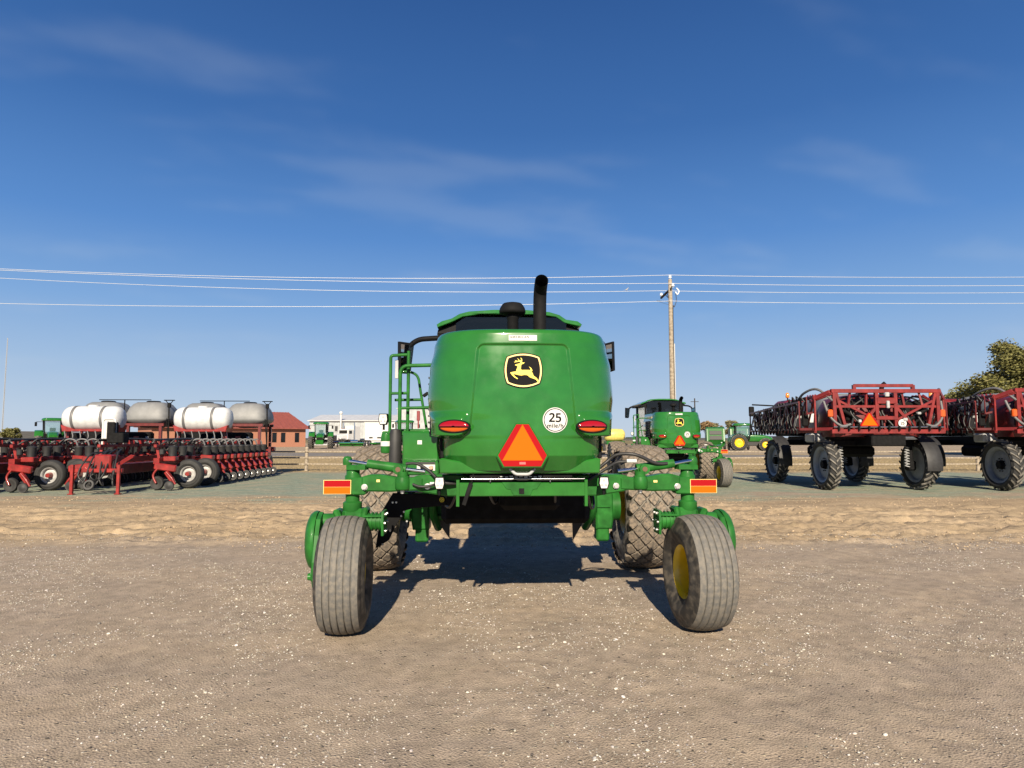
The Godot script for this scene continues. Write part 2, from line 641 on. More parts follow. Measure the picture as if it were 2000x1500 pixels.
# ---------------------------------------------------------------- the hood of the windrower
const HX := -0.02
const HN := 3.0
const HD := 0.6

func table(t: Array, v: float) -> float:
	if v <= t[0][0]:
		return t[0][1]
	for i in t.size() - 1:
		if v <= t[i + 1][0]:
			var k: float = (v - t[i][0]) / (t[i + 1][0] - t[i][0])
			return lerpf(t[i][1], t[i + 1][1], k * k * (3.0 - 2.0 * k))
	return t[-1][1]

func hood_w(y: float) -> float:
	return table([[1.38, 0.715], [1.675, 0.73], [1.70, 0.79], [1.83, 0.795], [1.9, 0.825], [2.05, 0.838], [2.3, 0.822], [2.5, 0.785], [2.62, 0.755]], y)

func hood_zr(y: float) -> float:
	var z := 0.1 - 0.05 * pow(maxf(0.0, (y - 1.95) / 0.65), 1.6)
	if y < 1.53:
		z -= (1.53 - y) * 0.75
	return z

func hood_drop(u: float) -> float:
	return HD * (1.0 - pow(maxf(0.0, 1.0 - pow(absf(u), HN)), 1.0 / HN))

# above zero inside the sunk middle panel and below the lamp pods
func hood_sunk(x: float, y: float) -> float:
	var hp := lerpf(0.385, 0.455, clampf((2.49 - y) / 0.76, 0.0, 1.0))
	var q := Vector2(absf(x) - hp + 0.05, y - 2.49 + 0.05)
	var a := -(Vector2(maxf(q.x, 0.0), maxf(q.y, 0.0)).length() + minf(maxf(q.x, q.y), 0.0) - 0.05)
	var b := 1.695 - y
	var k := 0.13
	var h := clampf(0.5 + 0.5 * (a - b) / k, 0.0, 1.0)
	return lerpf(b, a, h) + k * h * (1.0 - h)

func hood_point(u: float, y: float, inset := 0.0, ahead := 0.0) -> Vector3:
	var w := hood_w(y) - inset
	var x := u * w
	var drop := hood_drop(u)
	var z := hood_zr(y) - inset - drop - ahead
	var proud := 1.0 - smoothstep(-0.006, 0.006, hood_sunk(x, y))
	var v := pow(maxf(0.0, 1.0 - pow(absf(u), HN)), 1.0 / HN)
	var n := Vector2(signf(u) * pow(absf(u), HN - 1.0) / w, pow(v, HN - 1.0) / HD).normalized()
	x += n.x * 0.018 * proud
	z += n.y * 0.018 * proud
	var ax := absf(x)
	if y < 2.0 and ahead == 0.0:
		var pod := smoothstep(1.915, 1.835, y) * smoothstep(0.44, 0.53, ax) * proud
		z += pod * (0.035 + 0.55 * maxf(0.0, hood_drop(minf(absf(u), 0.93)) - hood_drop(0.52)))
	return Vector3(HX + x, y, z)

# a frame on the hood's skin, x across and z out of it
func on_hood(x: float, y: float, out := 0.0) -> Transform3D:
	var w := hood_w(y)
	var p := hood_point((x - HX) / w, y)
	var px := hood_point((x - HX + 0.06) / w, y) - hood_point((x - HX - 0.06) / w, y)
	var py := hood_point((x - HX) / hood_w(y + 0.05), y + 0.05) - hood_point((x - HX) / hood_w(y - 0.05), y - 0.05)
	var n := px.cross(py).normalized()
	var ey := (py - n * n.dot(py)).normalized()
	return Transform3D(Basis(ey.cross(n), ey, n), p + n * out)

func grid_mesh(rows: Array) -> ArrayMesh:
	var m := rows.size()
	var n: int = rows[0].size()
	var v := PackedVector3Array()
	var nn := PackedVector3Array()
	var ix := PackedInt32Array()
	for i in m:
		for k in n:
			v.append(rows[i][k])
			var a: Vector3 = rows[i][mini(k + 1, n - 1)] - rows[i][maxi(k - 1, 0)]
			var b: Vector3 = rows[mini(i + 1, m - 1)][k] - rows[maxi(i - 1, 0)][k]
			nn.append(a.cross(b).normalized())
	for i in m - 1:
		for k in n - 1:
			var q := i * n + k
			ix.append_array([q, q + n + 1, q + 1, q, q + n, q + n + 1])
	var arr := []
	arr.resize(Mesh.ARRAY_MAX)
	arr[Mesh.ARRAY_VERTEX] = v
	arr[Mesh.ARRAY_NORMAL] = nn
	arr[Mesh.ARRAY_INDEX] = ix
	var am := ArrayMesh.new()
	am.add_surface_from_arrays(Mesh.PRIMITIVE_TRIANGLES, arr)
	return am

func hood_mesh() -> ArrayMesh:
	var us := []
	for k in 86:
		us.append(k * 0.01)
	var v0 := pow(1.0 - pow(0.85, HN), 1.0 / HN)
	for k in range(1, 27):
		us.append(pow(1.0 - pow(v0 * (1.0 - k / 26.0), HN), 1.0 / HN))
	var col := []
	for k in range(us.size() - 1, 0, -1):
		col.append(-us[k])
	col.append_array(us)
	var rows := []
	var ys := []
	var y := 1.40
	while y < 2.585:
		ys.append([y, 0.0])
		y += 0.0065
	for k in range(1, 8):
		var t := PI * 0.5 * k / 7.0
		ys.append([2.585 + 0.045 * sin(t), 0.045 * (1.0 - cos(t))])
	for e in ys:
		var row := []
		for a in [1.5, 0.9, 0.3]:
			row.append(hood_point(-1.0, e[0], e[1], a))
		for u in col:
			row.append(hood_point(u, e[0], e[1]))
		for a in [0.3, 0.9, 1.5]:
			row.append(hood_point(1.0, e[0], e[1], a))
		rows.append(row)
	# flat top: fold the last ring across
	var last: Array = rows[-1]
	for f in [0.6, 0.2]:
		var row := []
		for p in last:
			row.append(Vector3(HX + (p.x - HX) * f, p.y + 0.004 * (1.0 - f), minf(p.z, -0.2)))
		rows.append(row)
	return grid_mesh(rows)

const DEER := [605, 610, 640, 590, 700, 578, 750, 562, 752, 530, 700, 520, 655, 530, 580, 545, 600, 522, 632, 508, 600, 478, 640, 488, 665, 502, 715, 490, 690, 455, 665, 425, 700, 445, 728, 482, 765, 487, 775, 450, 748, 405, 790, 430, 803, 475, 795, 540, 830, 545, 872, 540, 845, 570, 795, 592, 778, 600, 768, 660, 765, 735, 790, 750, 960, 748, 1020, 755, 1025, 715, 985, 655, 1035, 685, 1065, 725, 1080, 775, 1050, 780, 1085, 840, 1110, 910, 1190, 965, 1245, 1045, 1252, 1100, 1225, 1080, 1170, 1010, 1100, 985, 1000, 945, 940, 890, 860, 885, 780, 900, 700, 890, 640, 872, 555, 860, 600, 920, 685, 985, 670, 1000, 590, 955, 520, 885, 475, 822, 560, 800, 635, 792, 650, 730, 680, 655, 670, 640, 635, 632]

func shield(k: float, grow: float) -> Array:
	var c := [Vector2(-455, 375), Vector2(455, 378), Vector2(455, -370), Vector2(-455, -370)]
	var m := [Vector2(0, 482), Vector2(532, 0), Vector2(0, -490), Vector2(-530, 0)]
	var out := []
	for i in 4:
		var a: Vector2 = c[i]
		var b: Vector2 = c[(i + 1) % 4]
		var q: Vector2 = m[i] * 2.0 - (a + b) * 0.5
		for t in 10:
			var f := t / 10.0
			var p := a.lerp(q, f).lerp(q.lerp(b, f), f)
			out.append((p + p.normalized() * grow) * k)
	return out

func emblem(parent: Node, xf: Transform3D, k: float) -> void:
	var s := mb()
	prism(s, shield(k, 0.0), 0.012, xf * at(0, 0, -0.008))
	var o := part(parent, "emblem", s, M.decal_black)
	s = mb()
	prism(s, shield(k, -28.0), 0.0016, xf * at(0, 0, 0.0042))
	part(o, "emblem_border", s, M.pale_yellow)
	s = mb()
	prism(s, shield(k, -72.0), 0.0016, xf * at(0, 0, 0.0062))
	part(o, "emblem_field", s, M.decal_black)
	var d := []
	for i in range(0, DEER.size(), 2):
		d.append(Vector2((DEER[i] - 830.0) * k, (752.0 - DEER[i + 1]) * k))
	s = mb()
	prism(s, d, 0.0016, xf * at(0, 0, 0.0082))
	part(o, "leaping_deer", s, M.emblem_yellow)

func part_mesh(parent: Node, called: String, m: Mesh, mt: Material) -> MeshInstance3D:
	var o := MeshInstance3D.new()
	o.name = called
	o.mesh = m
	o.material_override = mt
	parent.add_child(o, true)
	return o

func mirror_pts(p: Array, sx: float) -> Array:
	var out := []
	for q in p:
		out.append(Vector3(q.x * sx, q.y, q.z))
	return out

func sealed_lamp(parent: Node, called: String, p: Vector3, deg: float, sx := 0.085, sy := 0.1) -> void:
	var b := turn_y(deg)
	var hexa := [Vector2(-0.42, 0.5), Vector2(0.42, 0.5), Vector2(0.5, -0.05), Vector2(0.34, -0.5), Vector2(-0.34, -0.5), Vector2(-0.5, -0.05)]
	var big := []
	var small := []
	for q in hexa:
		big.append(Vector2(q.x * (sx + 0.018), q.y * (sy + 0.018)))
		small.append(Vector2(q.x * sx, q.y * sy))
	var s := mb()
	prism(s, big, 0.05, Transform3D(b, p - b.z * 0.05), 0.004)
	cyl(s, p - b.z * 0.04 - b.y * sy * 0.4, p - b.z * 0.04 - b.y * (sy * 0.5 + 0.06), 0.012, 0.012, 8)
	var o := part(parent, called, s, M.black)
	s = mb()
	prism(s, small, 0.006, Transform3D(b, p + b.z * 0.0005), 0.002)
	part(o, "lens", s, M.white)
	s = mb()
	for q in [Vector2(0, 0.24), Vector2(-0.22, -0.2), Vector2(0.22, -0.2)]:
		cyl(s, p + b * Vector3(q.x * sx, q.y * sy, 0.006), p + b * Vector3(q.x * sx, q.y * sy, 0.009), 0.011, 0.009, 10)
	fittings(o, "bulb", s, M.silver)

func caster(root: Node, sx: float, where: Vector3, steer: float) -> void:
	# wheel, cantilevered on an outer arm from a torsion tube under the kingpin
	var o := wheel(root, "caster_wheel", rib_tyre, M.sidewall, rib_rim, M.yellow, Transform3D(turn_y(steer), where))
	part(o, "tread", rib_tread, M.rib_tyre)
	if sx > 0.0:
		o.transform = Transform3D(turn_y(steer) * turn_y(180), where)
	var xf := Transform3D(turn_y(steer), where)
	var s := mb()
	var arm := []
	for q in [[-0.06, -0.12], [0.06, -0.11], [0.12, -0.03], [0.12, 0.12], [0.06, 0.34], [-0.02, 0.47], [-0.16, 0.52], [-0.28, 0.47], [-0.33, 0.34], [-0.27, 0.16], [-0.16, 0.0], [-0.1, -0.09]]:
		arm.append(Vector2(q[0], q[1]))
	# the outline lies in the wheel's plane: local x of the prism runs along z of the wheel
	var pb := Basis(Vector3(0, 0, 1), Vector3(0, 1, 0), Vector3(-1, 0, 0))
	prism(s, arm, 0.045, xf * Transform3D(pb, Vector3(sx * 0.245 + 0.0225, 0, 0)), 0.01)
	cyl(s, xf * Vector3(sx * 0.05, 0, 0), xf * Vector3(sx * 0.285, 0, 0), 0.07, 0.06, 16)
	lathe(s, [Vector2(0.255, 0.0), Vector2(0.26, 0.02), Vector2(0.255, 0.04), Vector2(0.235, 0.065), Vector2(0.19, 0.085), Vector2(0.1, 0.097), Vector2(0, 0.1)], xf * Transform3D(SPIN if sx > 0.0 else SPIN * turn_x(180), Vector3(sx * 0.262, 0.27, -0.17)), 36)
	var a := part(root, "caster_arm", s, M.frame_green)
	s = mb()
	cyl(s, xf * Vector3(sx * 0.28, -0.02, 0.0), xf * Vector3(sx * 0.315, -0.02, 0.0), 0.035, 0.03, 12)
	part(a, "hub_cap", s, M.green)

func windrower(label: String, where: Vector3, deg: float) -> Node3D:
	var W := thing("windrower", label, "windrower", where, deg)
	var s := mb()
	# --- hood and what it carries
	var hood := part_mesh(W, "hood", hood_mesh(), M.green)
	s = mb()
	prism(s, [Vector2(-0.735, 1.375), Vector2(0.655, 1.375), Vector2(0.665, 1.5), Vector2(0.62, 1.505), Vector2(0.4, 1.462), Vector2(0.2, 1.43), Vector2(-0.28, 1.43), Vector2(-0.48, 1.462), Vector2(-0.7, 1.505), Vector2(-0.745, 1.5)], 0.05, at(0, 0, -0.085), 0.01)
	bx(s, Vector3(-0.715, 1.44, -0.6), Vector3(0.04, 0.13, 1.0), Basis(), 0.008)
	bx(s, Vector3(0.635, 1.44, -0.6), Vector3(0.04, 0.13, 1.0), Basis(), 0.008)
	part(W, "hood_skirt", s, M.green)
	for sx in [-1.0, 1.0]:
		s = mb()
		bx(s, Vector3(HX + sx * 0.71, 1.6, -0.47), Vector3(0.035, 0.2, 0.5), Basis(), 0.008)
		part(W, "side_trim", s, M.matt_black)
	emblem(W, on_hood(-0.02, 2.262, 0.002), 0.000317)
	# dealer's sticker
	var xf := on_hood(-0.022, 2.545, 0.0015)
	s = mb()
	prism(s, [Vector2(-0.122, -0.025), Vector2(0.122, -0.025), Vector2(0.122, 0.025), Vector2(-0.122, 0.025)], 0.006, xf * at(0, 0, -0.003))
	var st := part(W, "dealer_sticker", s, M.white)
	lettering(st, "sticker_lettering", "AMERICAN", 0.03, xf * at(-0.03, 0.007, 0.0042), mat(0.03, 0.04, 0.03, 0.7), "Droid Serif", true, 0.001)
	s = mb()
	prism(s, shield(0.000022, 0.0), 0.0012, xf * at(0.09, 0.006, 0.0036))
	bx(s, xf * Vector3(-0.03, -0.017, 0.0036), Vector3(0.1, 0.0035, 0.001), xf.basis)
	bx(s, xf * Vector3(0.09, -0.015, 0.0036), Vector3(0.04, 0.0035, 0.001), xf.basis)
	fittings(st, "sticker_mark", s, M.silver)
	# speed sign
	xf = on_hood(0.252, 1.835, 0.002)
	s = mb()
	prism(s, oval(0, 0, 0.107, 0.107, 48), 0.012, xf * at(0, 0, -0.008))
	var sg := part(W, "speed_sign", s, M.white)
	s = mb()
	lathe(s, [Vector2(0.0995, 0), Vector2(0.0995, 0.0012), Vector2(0.0925, 0.0012), Vector2(0.0925, 0)], xf * at(0, 0, 0.004, turn_x(90)), 48)
	part(sg, "sign_ring", s, M.black)
	lettering(sg, "sign_number", "25", 0.106, xf * at(0, 0.019, 0.0052), M.decal_black, "Droid Sans", true, 0.002)
	lettering(sg, "sign_unit", "mile/h", 0.046, xf * at(0, -0.05, 0.0052), M.decal_black, "Droid Sans", true, 0.002)
	# slow-vehicle triangle in its raised frame
	var tz := at(-0.028, 0, 0.062)
	s = mb()
	prism(s, [Vector2(-0.058, 1.808), Vector2(0.058, 1.808), Vector2(0.225, 1.522), Vector2(0.168, 1.428), Vector2(-0.168, 1.428), Vector2(-0.225, 1.522)], 0.05, tz, 0.01)
	var ho := part(W, "triangle_holder", s, M.green)
	s = mb()
	prism(s, [Vector2(-0.052, 1.797), Vector2(0.052, 1.797), Vector2(0.206, 1.535), Vector2(0.156, 1.442), Vector2(-0.156, 1.442), Vector2(-0.206, 1.535)], 0.003, tz * at(0, 0, 0.051))
	part(ho, "red_border", s, M.red_tape)
	s = mb()
	prism(s, [Vector2(0, 1.795), Vector2(0.17, 1.492), Vector2(-0.17, 1.492)], 0.003, tz * at(0, 0, 0.0555))
	part(ho, "orange_triangle", s, M.orange)
	s = mb()
	bx(s, tz * Vector3(0, 1.468, 0.0555), Vector3(0.052, 0.02, 0.002))
	part(ho, "maker_mark", s, mat(0.75, 0.12, 0.12, 0.4))
	# hood handle
	s = mb()
	tube(s, fillet([Vector3(-0.13, 1.418, 0.03), Vector3(-0.085, 1.372, 0.06), Vector3(0.035, 1.372, 0.06), Vector3(0.08, 1.418, 0.03)], 0.025), 0.014, 8)
	part(W, "hood_handle", s, M.silver)
	# tail lamps
	for sx in [-1.0, 1.0]:
		xf = on_hood(HX + sx * 0.58, 1.78, 0.0)
		s = mb()
		prism(s, oval(0, 0, 0.142, 0.058), 0.03, xf * at(0, 0, -0.02), 0.004)
		var tl := part(W, "tail_lamp", s, M.black)
		for half in [0, 1]:
			s = mb()
			var rings := []
			for i in 9:
				var e := i / 8.0 * PI * 0.5
				var row := []
				for k in 25:
					var t: float = (PI * k / 24.0 if half == 0 else PI + PI * k / 24.0)
					var y0 := -0.012
					var py := 0.048 * sin(t) * cos(e)
					py = maxf(py, y0) if half == 0 else minf(py, y0)
					row.append(xf * Vector3(0.131 * cos(t) * cos(e), py, 0.008 + 0.022 * sin(e)))
				rings.append(row)
			part_mesh(tl, "red_lens" if half == 0 else "amber_lens", grid_mesh(rings), M.red_lens if half == 0 else M.amber_lens)
	# louvred side grille and stripe
	for sx in [-1.0, 1.0]:
		s = mb()
		bx(s, Vector3(HX + sx * 0.845, 2.02, -1.15), Vector3(0.05, 0.62, 0.72), Basis(), 0.02)
		var gr := part(W, "side_grille", s, M.matt_black)
		s = mb()
		for k in 9:
			bx(s, Vector3(HX + sx * 0.875, 1.77 + k * 0.063, -1.15), Vector3(0.03, 0.018, 0.66), turn_z(sx * 25.0), 0.003)
		fittings(gr, "louvre", s, M.dark)
		s = mb()
		bx(s, Vector3(HX + sx * hood_w(2.44), 2.44, -1.1), Vector3(0.05, 0.07, 1.0), Basis(), 0.003)
		part(W, "side_stripe", s, M.pale_yellow)
	# exhaust and air intake
	s = mb()
	var ex := bend([Vector3(0.167, 2.5, -0.45), Vector3(0.167, 2.8, -0.45), Vector3(0.168, 2.97, -0.445), Vector3(0.17, 3.06, -0.415), Vector3(0.172, 3.115, -0.35), Vector3(0.173, 3.135, -0.28)], 6)
	tube(s, ex, 0.062, 24, false)
	var inner := ex.slice(ex.size() - 9)
	part(W, "exhaust_pipe", s, M.matt_black)
	s = mb()
	tube(s, inner, 0.057, 24, false)
	part(W, "exhaust_bore", s, mat(0.004, 0.004, 0.004, 0.95))
	s = mb()
	lathe(s, [Vector2(0, 2.5), Vector2(0.053, 2.5), Vector2(0.053, 2.8), Vector2(0.06, 2.81), Vector2(0.06, 2.83), Vector2(0.053, 2.84), Vector2(0.053, 2.87)], at(-0.088, 0, -0.45), 24)
	var ai := part(W, "air_intake_stem", s, M.matt_black)
	s = mb()
	lathe(s, [Vector2(0, 2.845), Vector2(0.1, 2.845), Vector2(0.122, 2.856), Vector2(0.126, 2.875), Vector2(0.118, 2.905), Vector2(0.1, 2.935), Vector2(0.085, 2.95), Vector2(0.05, 2.958), Vector2(0, 2.96)], at(-0.092, 0, -0.45), 32)
	part(ai, "intake_cap", s, M.matt_black)
	# --- cab
	s = mb()
	var top := [Vector2(-0.93, 3.035), Vector2(-0.87, 3.075), Vector2(-0.75, 3.11), Vector2(-0.66, 3.165), Vector2(-0.55, 3.195), Vector2(-0.25, 3.218), Vector2(0.15, 3.218), Vector2(0.42, 3.195), Vector2(0.54, 3.16), Vector2(0.62, 3.105), Vector2(0.76, 3.085), Vector2(0.81, 3.05)]
	var low := [Vector2(0.8, 3.022), Vector2(0.6, 3.066), Vector2(0.5, 3.135), Vector2(0.3, 3.165), Vector2(-0.4, 3.167), Vector2(-0.62, 3.132), Vector2(-0.74, 3.072), Vector2(-0.92, 3.0)]
	prism(s, top + low, 1.95, at(0, 0, -4.1), 0.006)
	var roof := part(W, "cab_roof", s, M.green)
	s = mb()
	prism(s, [Vector2(-0.92, 2.985), Vector2(-0.735, 3.055), Vector2(-0.615, 3.115), Vector2(-0.4, 3.15), Vector2(0.3, 3.148), Vector2(0.5, 3.12), Vector2(0.6, 3.05), Vector2(0.79, 3.0), Vector2(0.79, 2.95), Vector2(0.62, 2.93), Vector2(-0.7, 2.93), Vector2(-0.93, 2.93)], 1.8, at(0, 0, -4.03), 0.01)
	part(roof, "roof_lining", s, M.black)
	s = mb()
	for q in [[-0.74, -2.2], [0.66, -2.2], [-0.78, -3.75], [0.7, -3.75]]:
		bar(s, Vector3(q[0], 1.5, q[1]), Vector3(q[0], 2.95, q[1]), 0.07, 0.09, 0.01)
	bx(s, Vector3(-0.04, 1.55, -3.0), Vector3(1.5, 0.3, 1.7), Basis(), 0.02)
	bx(s, Vector3(-0.04, 2.2, -2.2), Vector3(1.44, 0.08, 0.06), Basis(), 0.01)
	part(W, "cab_frame", s, M.black)
	s = mb()
	prism(s, [Vector2(-0.71, 2.2), Vector2(0.63, 2.2), Vector2(0.62, 3.05), Vector2(0.5, 3.125), Vector2(-0.58, 3.125), Vector2(-0.7, 3.05)], 0.012, at(0, 0, -2.145), 0.002)
	part(W, "rear_window", s, M.tint)
	for sx in [-1.0, 1.0]:
		s = mb()
		prism(s, [Vector2(-0.74, 1.72), Vector2(0.72, 1.72), Vector2(0.74, 2.94), Vector2(-0.78, 2.94)], 0.01, Transform3D(turn_y(90), Vector3(-0.04 + sx * 0.735, 0, -2.98)))
		part(W, "side_window", s, M.pane)
	s = mb()
	bx(s, Vector3(-0.04, 2.3, -3.78), Vector3(1.45, 1.25, 0.012))
	part(W, "windscreen", s, M.pane)
	s = mb()
	bx(s, Vector3(-0.04, 1.95, -2.9), Vector3(0.52, 0.14, 0.5), Basis(), 0.04)
	bx(s, Vector3(-0.04, 2.35, -2.62), Vector3(0.5, 0.72, 0.13), turn_x(-8), 0.05)
	bx(s, Vector3(-0.04, 2.78, -2.58), Vector3(0.28, 0.18, 0.09), Basis(), 0.03)
	part(W, "driver_seat", s, M.dark)
	# mirrors
	for sx in [-1.0, 1.0]:
		s = mb()
		if sx < 0.0:
			tube(s, fillet([Vector3(-0.9, 2.945, -2.62), Vector3(-1.2, 2.93, -2.66), Vector3(-1.32, 2.84, -2.68), Vector3(-1.33, 2.7, -2.68)], 0.08), 0.034, 12)
		else:
			tube(s, fillet([Vector3(0.8, 2.99, -2.7), Vector3(1.06, 2.97, -2.7), Vector3(1.17, 2.9, -2.7), Vector3(1.2, 2.7, -2.7)], 0.08), 0.03, 12)
		var arm := part(W, "mirror_arm", s, M.black)
		var c := Vector3(-1.34, 2.69, -2.64) if sx < 0.0 else Vector3(1.2, 2.71, -2.66)
		var mbs := turn_y(30.0 if sx < 0.0 else -28.0) * turn_x(6.0)
		var o2 := [Vector2(-0.1, 0.2), Vector2(0.1, 0.19), Vector2(0.075, -0.16), Vector2(0.05, -0.2), Vector2(-0.06, -0.2), Vector2(-0.08, -0.17)]
		if sx > 0.0:
			o2 = [Vector2(-0.075, 0.17), Vector2(0.085, 0.2), Vector2(0.08, -0.17), Vector2(-0.06, -0.21)]
		s = mb()
		prism(s, o2, 0.07, Transform3D(mbs, c - mbs.z * 0.07), 0.012)
		var hs := part(arm, "mirror_housing", s, M.black)
		var o3 := []
		for q in o2:
			o3.append(q * 0.84)
		s = mb()
		prism(s, o3, 0.003, Transform3D(mbs, c + mbs.z * 0.0005))
		hs.get_parent().remove_child(hs)
		arm.add_child(hs, true)
		part(arm, "mirror_glass", s, M.mirror)
	# --- platform and ladder rails on the left
	s = mb()
	bx(s, Vector3(-1.18, 1.73, -2.0), Vector3(0.5, 0.05, 1.4), Basis(), 0.01)
	part(W, "platform", s, M.frame_green)
	s = mb()
	tube(s, fillet([Vector3(-1.355, 1.62, -1.35), Vector3(-1.355, 2.56, -1.35), Vector3(-1.17, 2.575, -1.38)], 0.03), 0.017, 10)
	tube(s, [Vector3(-1.17, 1.45, -1.35), Vector3(-1.165, 2.61, -1.35)], 0.018, 10)
	tube(s, fillet([Vector3(-1.24, 1.32, -1.25), Vector3(-1.24, 2.44, -1.25), Vector3(-0.86, 2.45, -1.25)], 0.09), 0.02, 10)
	tube(s, bend([Vector3(-1.33, 2.5, -1.6), Vector3(-1.29, 2.425, -1.6), Vector3(-1.16, 2.405, -1.6), Vector3(-1.09, 2.35, -1.6), Vector3(-1.06, 2.2, -1.6), Vector3(-0.985, 1.76, -1.6)], 5), 0.015, 10)
	for q in [[-1.355, 2.155, -1.16, 2.16, -1.35], [-1.24, 1.995, -0.86, 2.005, -1.25], [-1.24, 1.535, -0.84, 1.54, -1.25], [-1.34, 2.1, -1.04, 2.105, -1.6]]:
		tube(s, [Vector3(q[0], q[1], q[4]), Vector3(q[2], q[3], q[4])], 0.015, 8)
	tube(s, [Vector3(-1.36, 1.76, -1.4), Vector3(-0.95, 1.76, -1.45)], 0.02, 8)
	part(W, "ladder_rail", s, M.frame_green)
	s = mb()
	bx(s, Vector3(-1.3, 2.42, -1.42), Vector3(0.035, 0.2, 0.02), Basis(), 0.004)
	part(W, "manual_tube", s, M.silver)
	s = mb()
	bx(s, Vector3(-1.0, 2.16, -1.58), Vector3(0.07, 0.035, 0.05), turn_z(35), 0.008)
	part(W, "camera_bracket", s, M.matt_black)
	s = mb()
	lathe(s, [Vector2(0, 0), Vector2(0.06, 0), Vector2(0.065, 0.02), Vector2(0.065, 0.36), Vector2(0.05, 0.41), Vector2(0, 0.42)], at(-1.275, 1.36, -1.2), 24)
	part(W, "accumulator", s, M.dark)
	s = mb()
	lathe(s, [Vector2(0, 0), Vector2(0.05, 0.01), Vector2(0.055, 0.03), Vector2(0.055, 0.17), Vector2(0.045, 0.21), Vector2(0, 0.22)], at(-1.37, 1.52, -1.2), 20)
	var fl := part(W, "oil_filter", s, M.frame_green)
	s = mb()
	lathe(s, [Vector2(0.0565, 0), Vector2(0.0565, 0.05)], at(-1.37, 1.6, -1.2), 20)
	part(fl, "filter_label", s, M.white)
	sealed_lamp(W, "work_lamp", Vector3(-1.42, 1.88, -1.3), -4.0, 0.085, 0.1)
	s = mb()
	bx(s, Vector3(-0.99, 1.575, -1.2), Vector3(0.36, 0.34, 0.5), Basis(), 0.015)
	var bxn := part(W, "battery_box", s, M.green)
	s = mb()
	bx(s, Vector3(-1.0, 1.64, -0.9485), Vector3(0.045, 0.04, 0.002))
	part(bxn, "box_label", s, M.white)
	s = mb()
	bx(s, Vector3(-0.93, 1.4, -0.75), Vector3(0.3, 0.13, 0.4), Basis(), 0.012)
	part(W, "terminal_box", s, M.frame_green)
	s = mb()
	bx(s, Vector3(-0.9, 1.405, -0.5485), Vector3(0.17, 0.056, 0.002))
	var tp := part(W, "terminal_plate", s, M.white)
	s = mb()
	bx(s, Vector3(-0.9, 1.447, -0.5485), Vector3(0.17, 0.022, 0.002))
	part(tp, "plate_heading", s, M.dark)
	s = mb()
	cyl(s, Vector3(-0.935, 1.405, -0.547), Vector3(-0.935, 1.405, -0.52), 0.019, 0.016, 14)
	part(tp, "black_terminal", s, M.matt_black)
	s = mb()
	cyl(s, Vector3(-0.85, 1.405, -0.547), Vector3(-0.85, 1.405, -0.52), 0.019, 0.016, 14)
	part(tp, "red_terminal", s, mat(0.62, 0.3, 0.22, 0.5))
	s = mb()
	bx(s, Vector3(-0.87, 1.41, -0.545), Vector3(0.012, 0.003, 0.002))
	bx(s, Vector3(-0.87, 1.41, -0.545), Vector3(0.003, 0.012, 0.0025))
	bx(s, Vector3(-0.965, 1.42, -0.545), Vector3(0.012, 0.003, 0.002))
	fittings(tp, "plate_sign", s, M.black)
	# red hazard paddle on the far side of the platform
	s = mb()
	bx(s, Vector3(-1.09, 1.93, -1.7), Vector3(0.035, 0.11, 0.02), Basis(), 0.012)
	bx(s, Vector3(-1.09, 1.84, -1.7), Vector3(0.016, 0.1, 0.014), Basis(), 0.003)
	part(W, "marker_paddle", s, mat(0.2, 0.025, 0.03, 0.6))
	# --- chassis under the hood
	s = mb()
	for sx in [-1.0, 1.0]:
		bx(s, Vector3(sx * 0.47, 1.25, -1.75), Vector3(0.12, 0.16, 2.7), Basis(), 0.012)
	bx(s, Vector3(0, 1.25, -0.42), Vector3(1.3, 0.15, 0.24), Basis(), 0.02)
	bx(s, Vector3(0, 1.15, -2.6), Vector3(1.5, 0.4, 0.3), Basis(), 0.02)
	part(W, "main_frame", s, M.frame_green)
	s = mb()
	bx(s, Vector3(0, 1.36, -1.1), Vector3(1.1, 0.28, 1.6), Basis(), 0.05)
	bx(s, Vector3(0.1, 1.08, -1.2), Vector3(0.6, 0.22, 0.7), Basis(), 0.05)
	part(W, "engine", s, M.matt_black)
	s = mb()
	cyl(s, Vector3(-0.55, 1.328, -0.03), Vector3(0.52, 1.328, -0.03), 0.006, 0.006, 8)
	for k in 2:
		cyl(s, Vector3(-0.3 + 0.52 * k, 1.3, -0.03), Vector3(-0.3 + 0.52 * k, 1.335, -0.03), 0.006, 0.006, 6)
	part(W, "trim_rail", s, M.steel)
	s = mb()
	prism(s, [Vector2(-0.58, 1.178), Vector2(0.535, 1.178), Vector2(0.535, 1.295), Vector2(-0.58, 1.295)], 0.05, at(0, 0, -0.1), 0.006)
	for x in [-0.58, 0.535]:
		prism(s, [Vector2(x - 0.014, 1.09), Vector2(x + 0.014, 1.09), Vector2(x + 0.014, 1.32), Vector2(x - 0.014, 1.32)], 0.09, at(0, 0, -0.13), 0.004)
	var bump := part(W, "bumper_beam", s, M.green)
	s = mb()
	prism(s, [Vector2(-0.2, 1.298), Vector2(0.145, 1.298), Vector2(0.105, 1.24), Vector2(0.07, 1.235), Vector2(0.05, 1.185), Vector2(-0.1, 1.185), Vector2(-0.125, 1.235), Vector2(-0.16, 1.24)], 0.012, at(0, 0, -0.056), 0.003)
	var bp := part(bump, "hitch_plate", s, M.frame_green)
	s = mb()
	bx(s, Vector3(-0.028, 1.222, -0.042), Vector3(0.045, 0.048, 0.006))
	part(bp, "hitch_hole", s, M.matt_black)
	s = mb()
	bx(s, Vector3(-0.497, 1.2, -0.02), Vector3(0.035, 0.2, 0.012), turn_z(-18), 0.004)
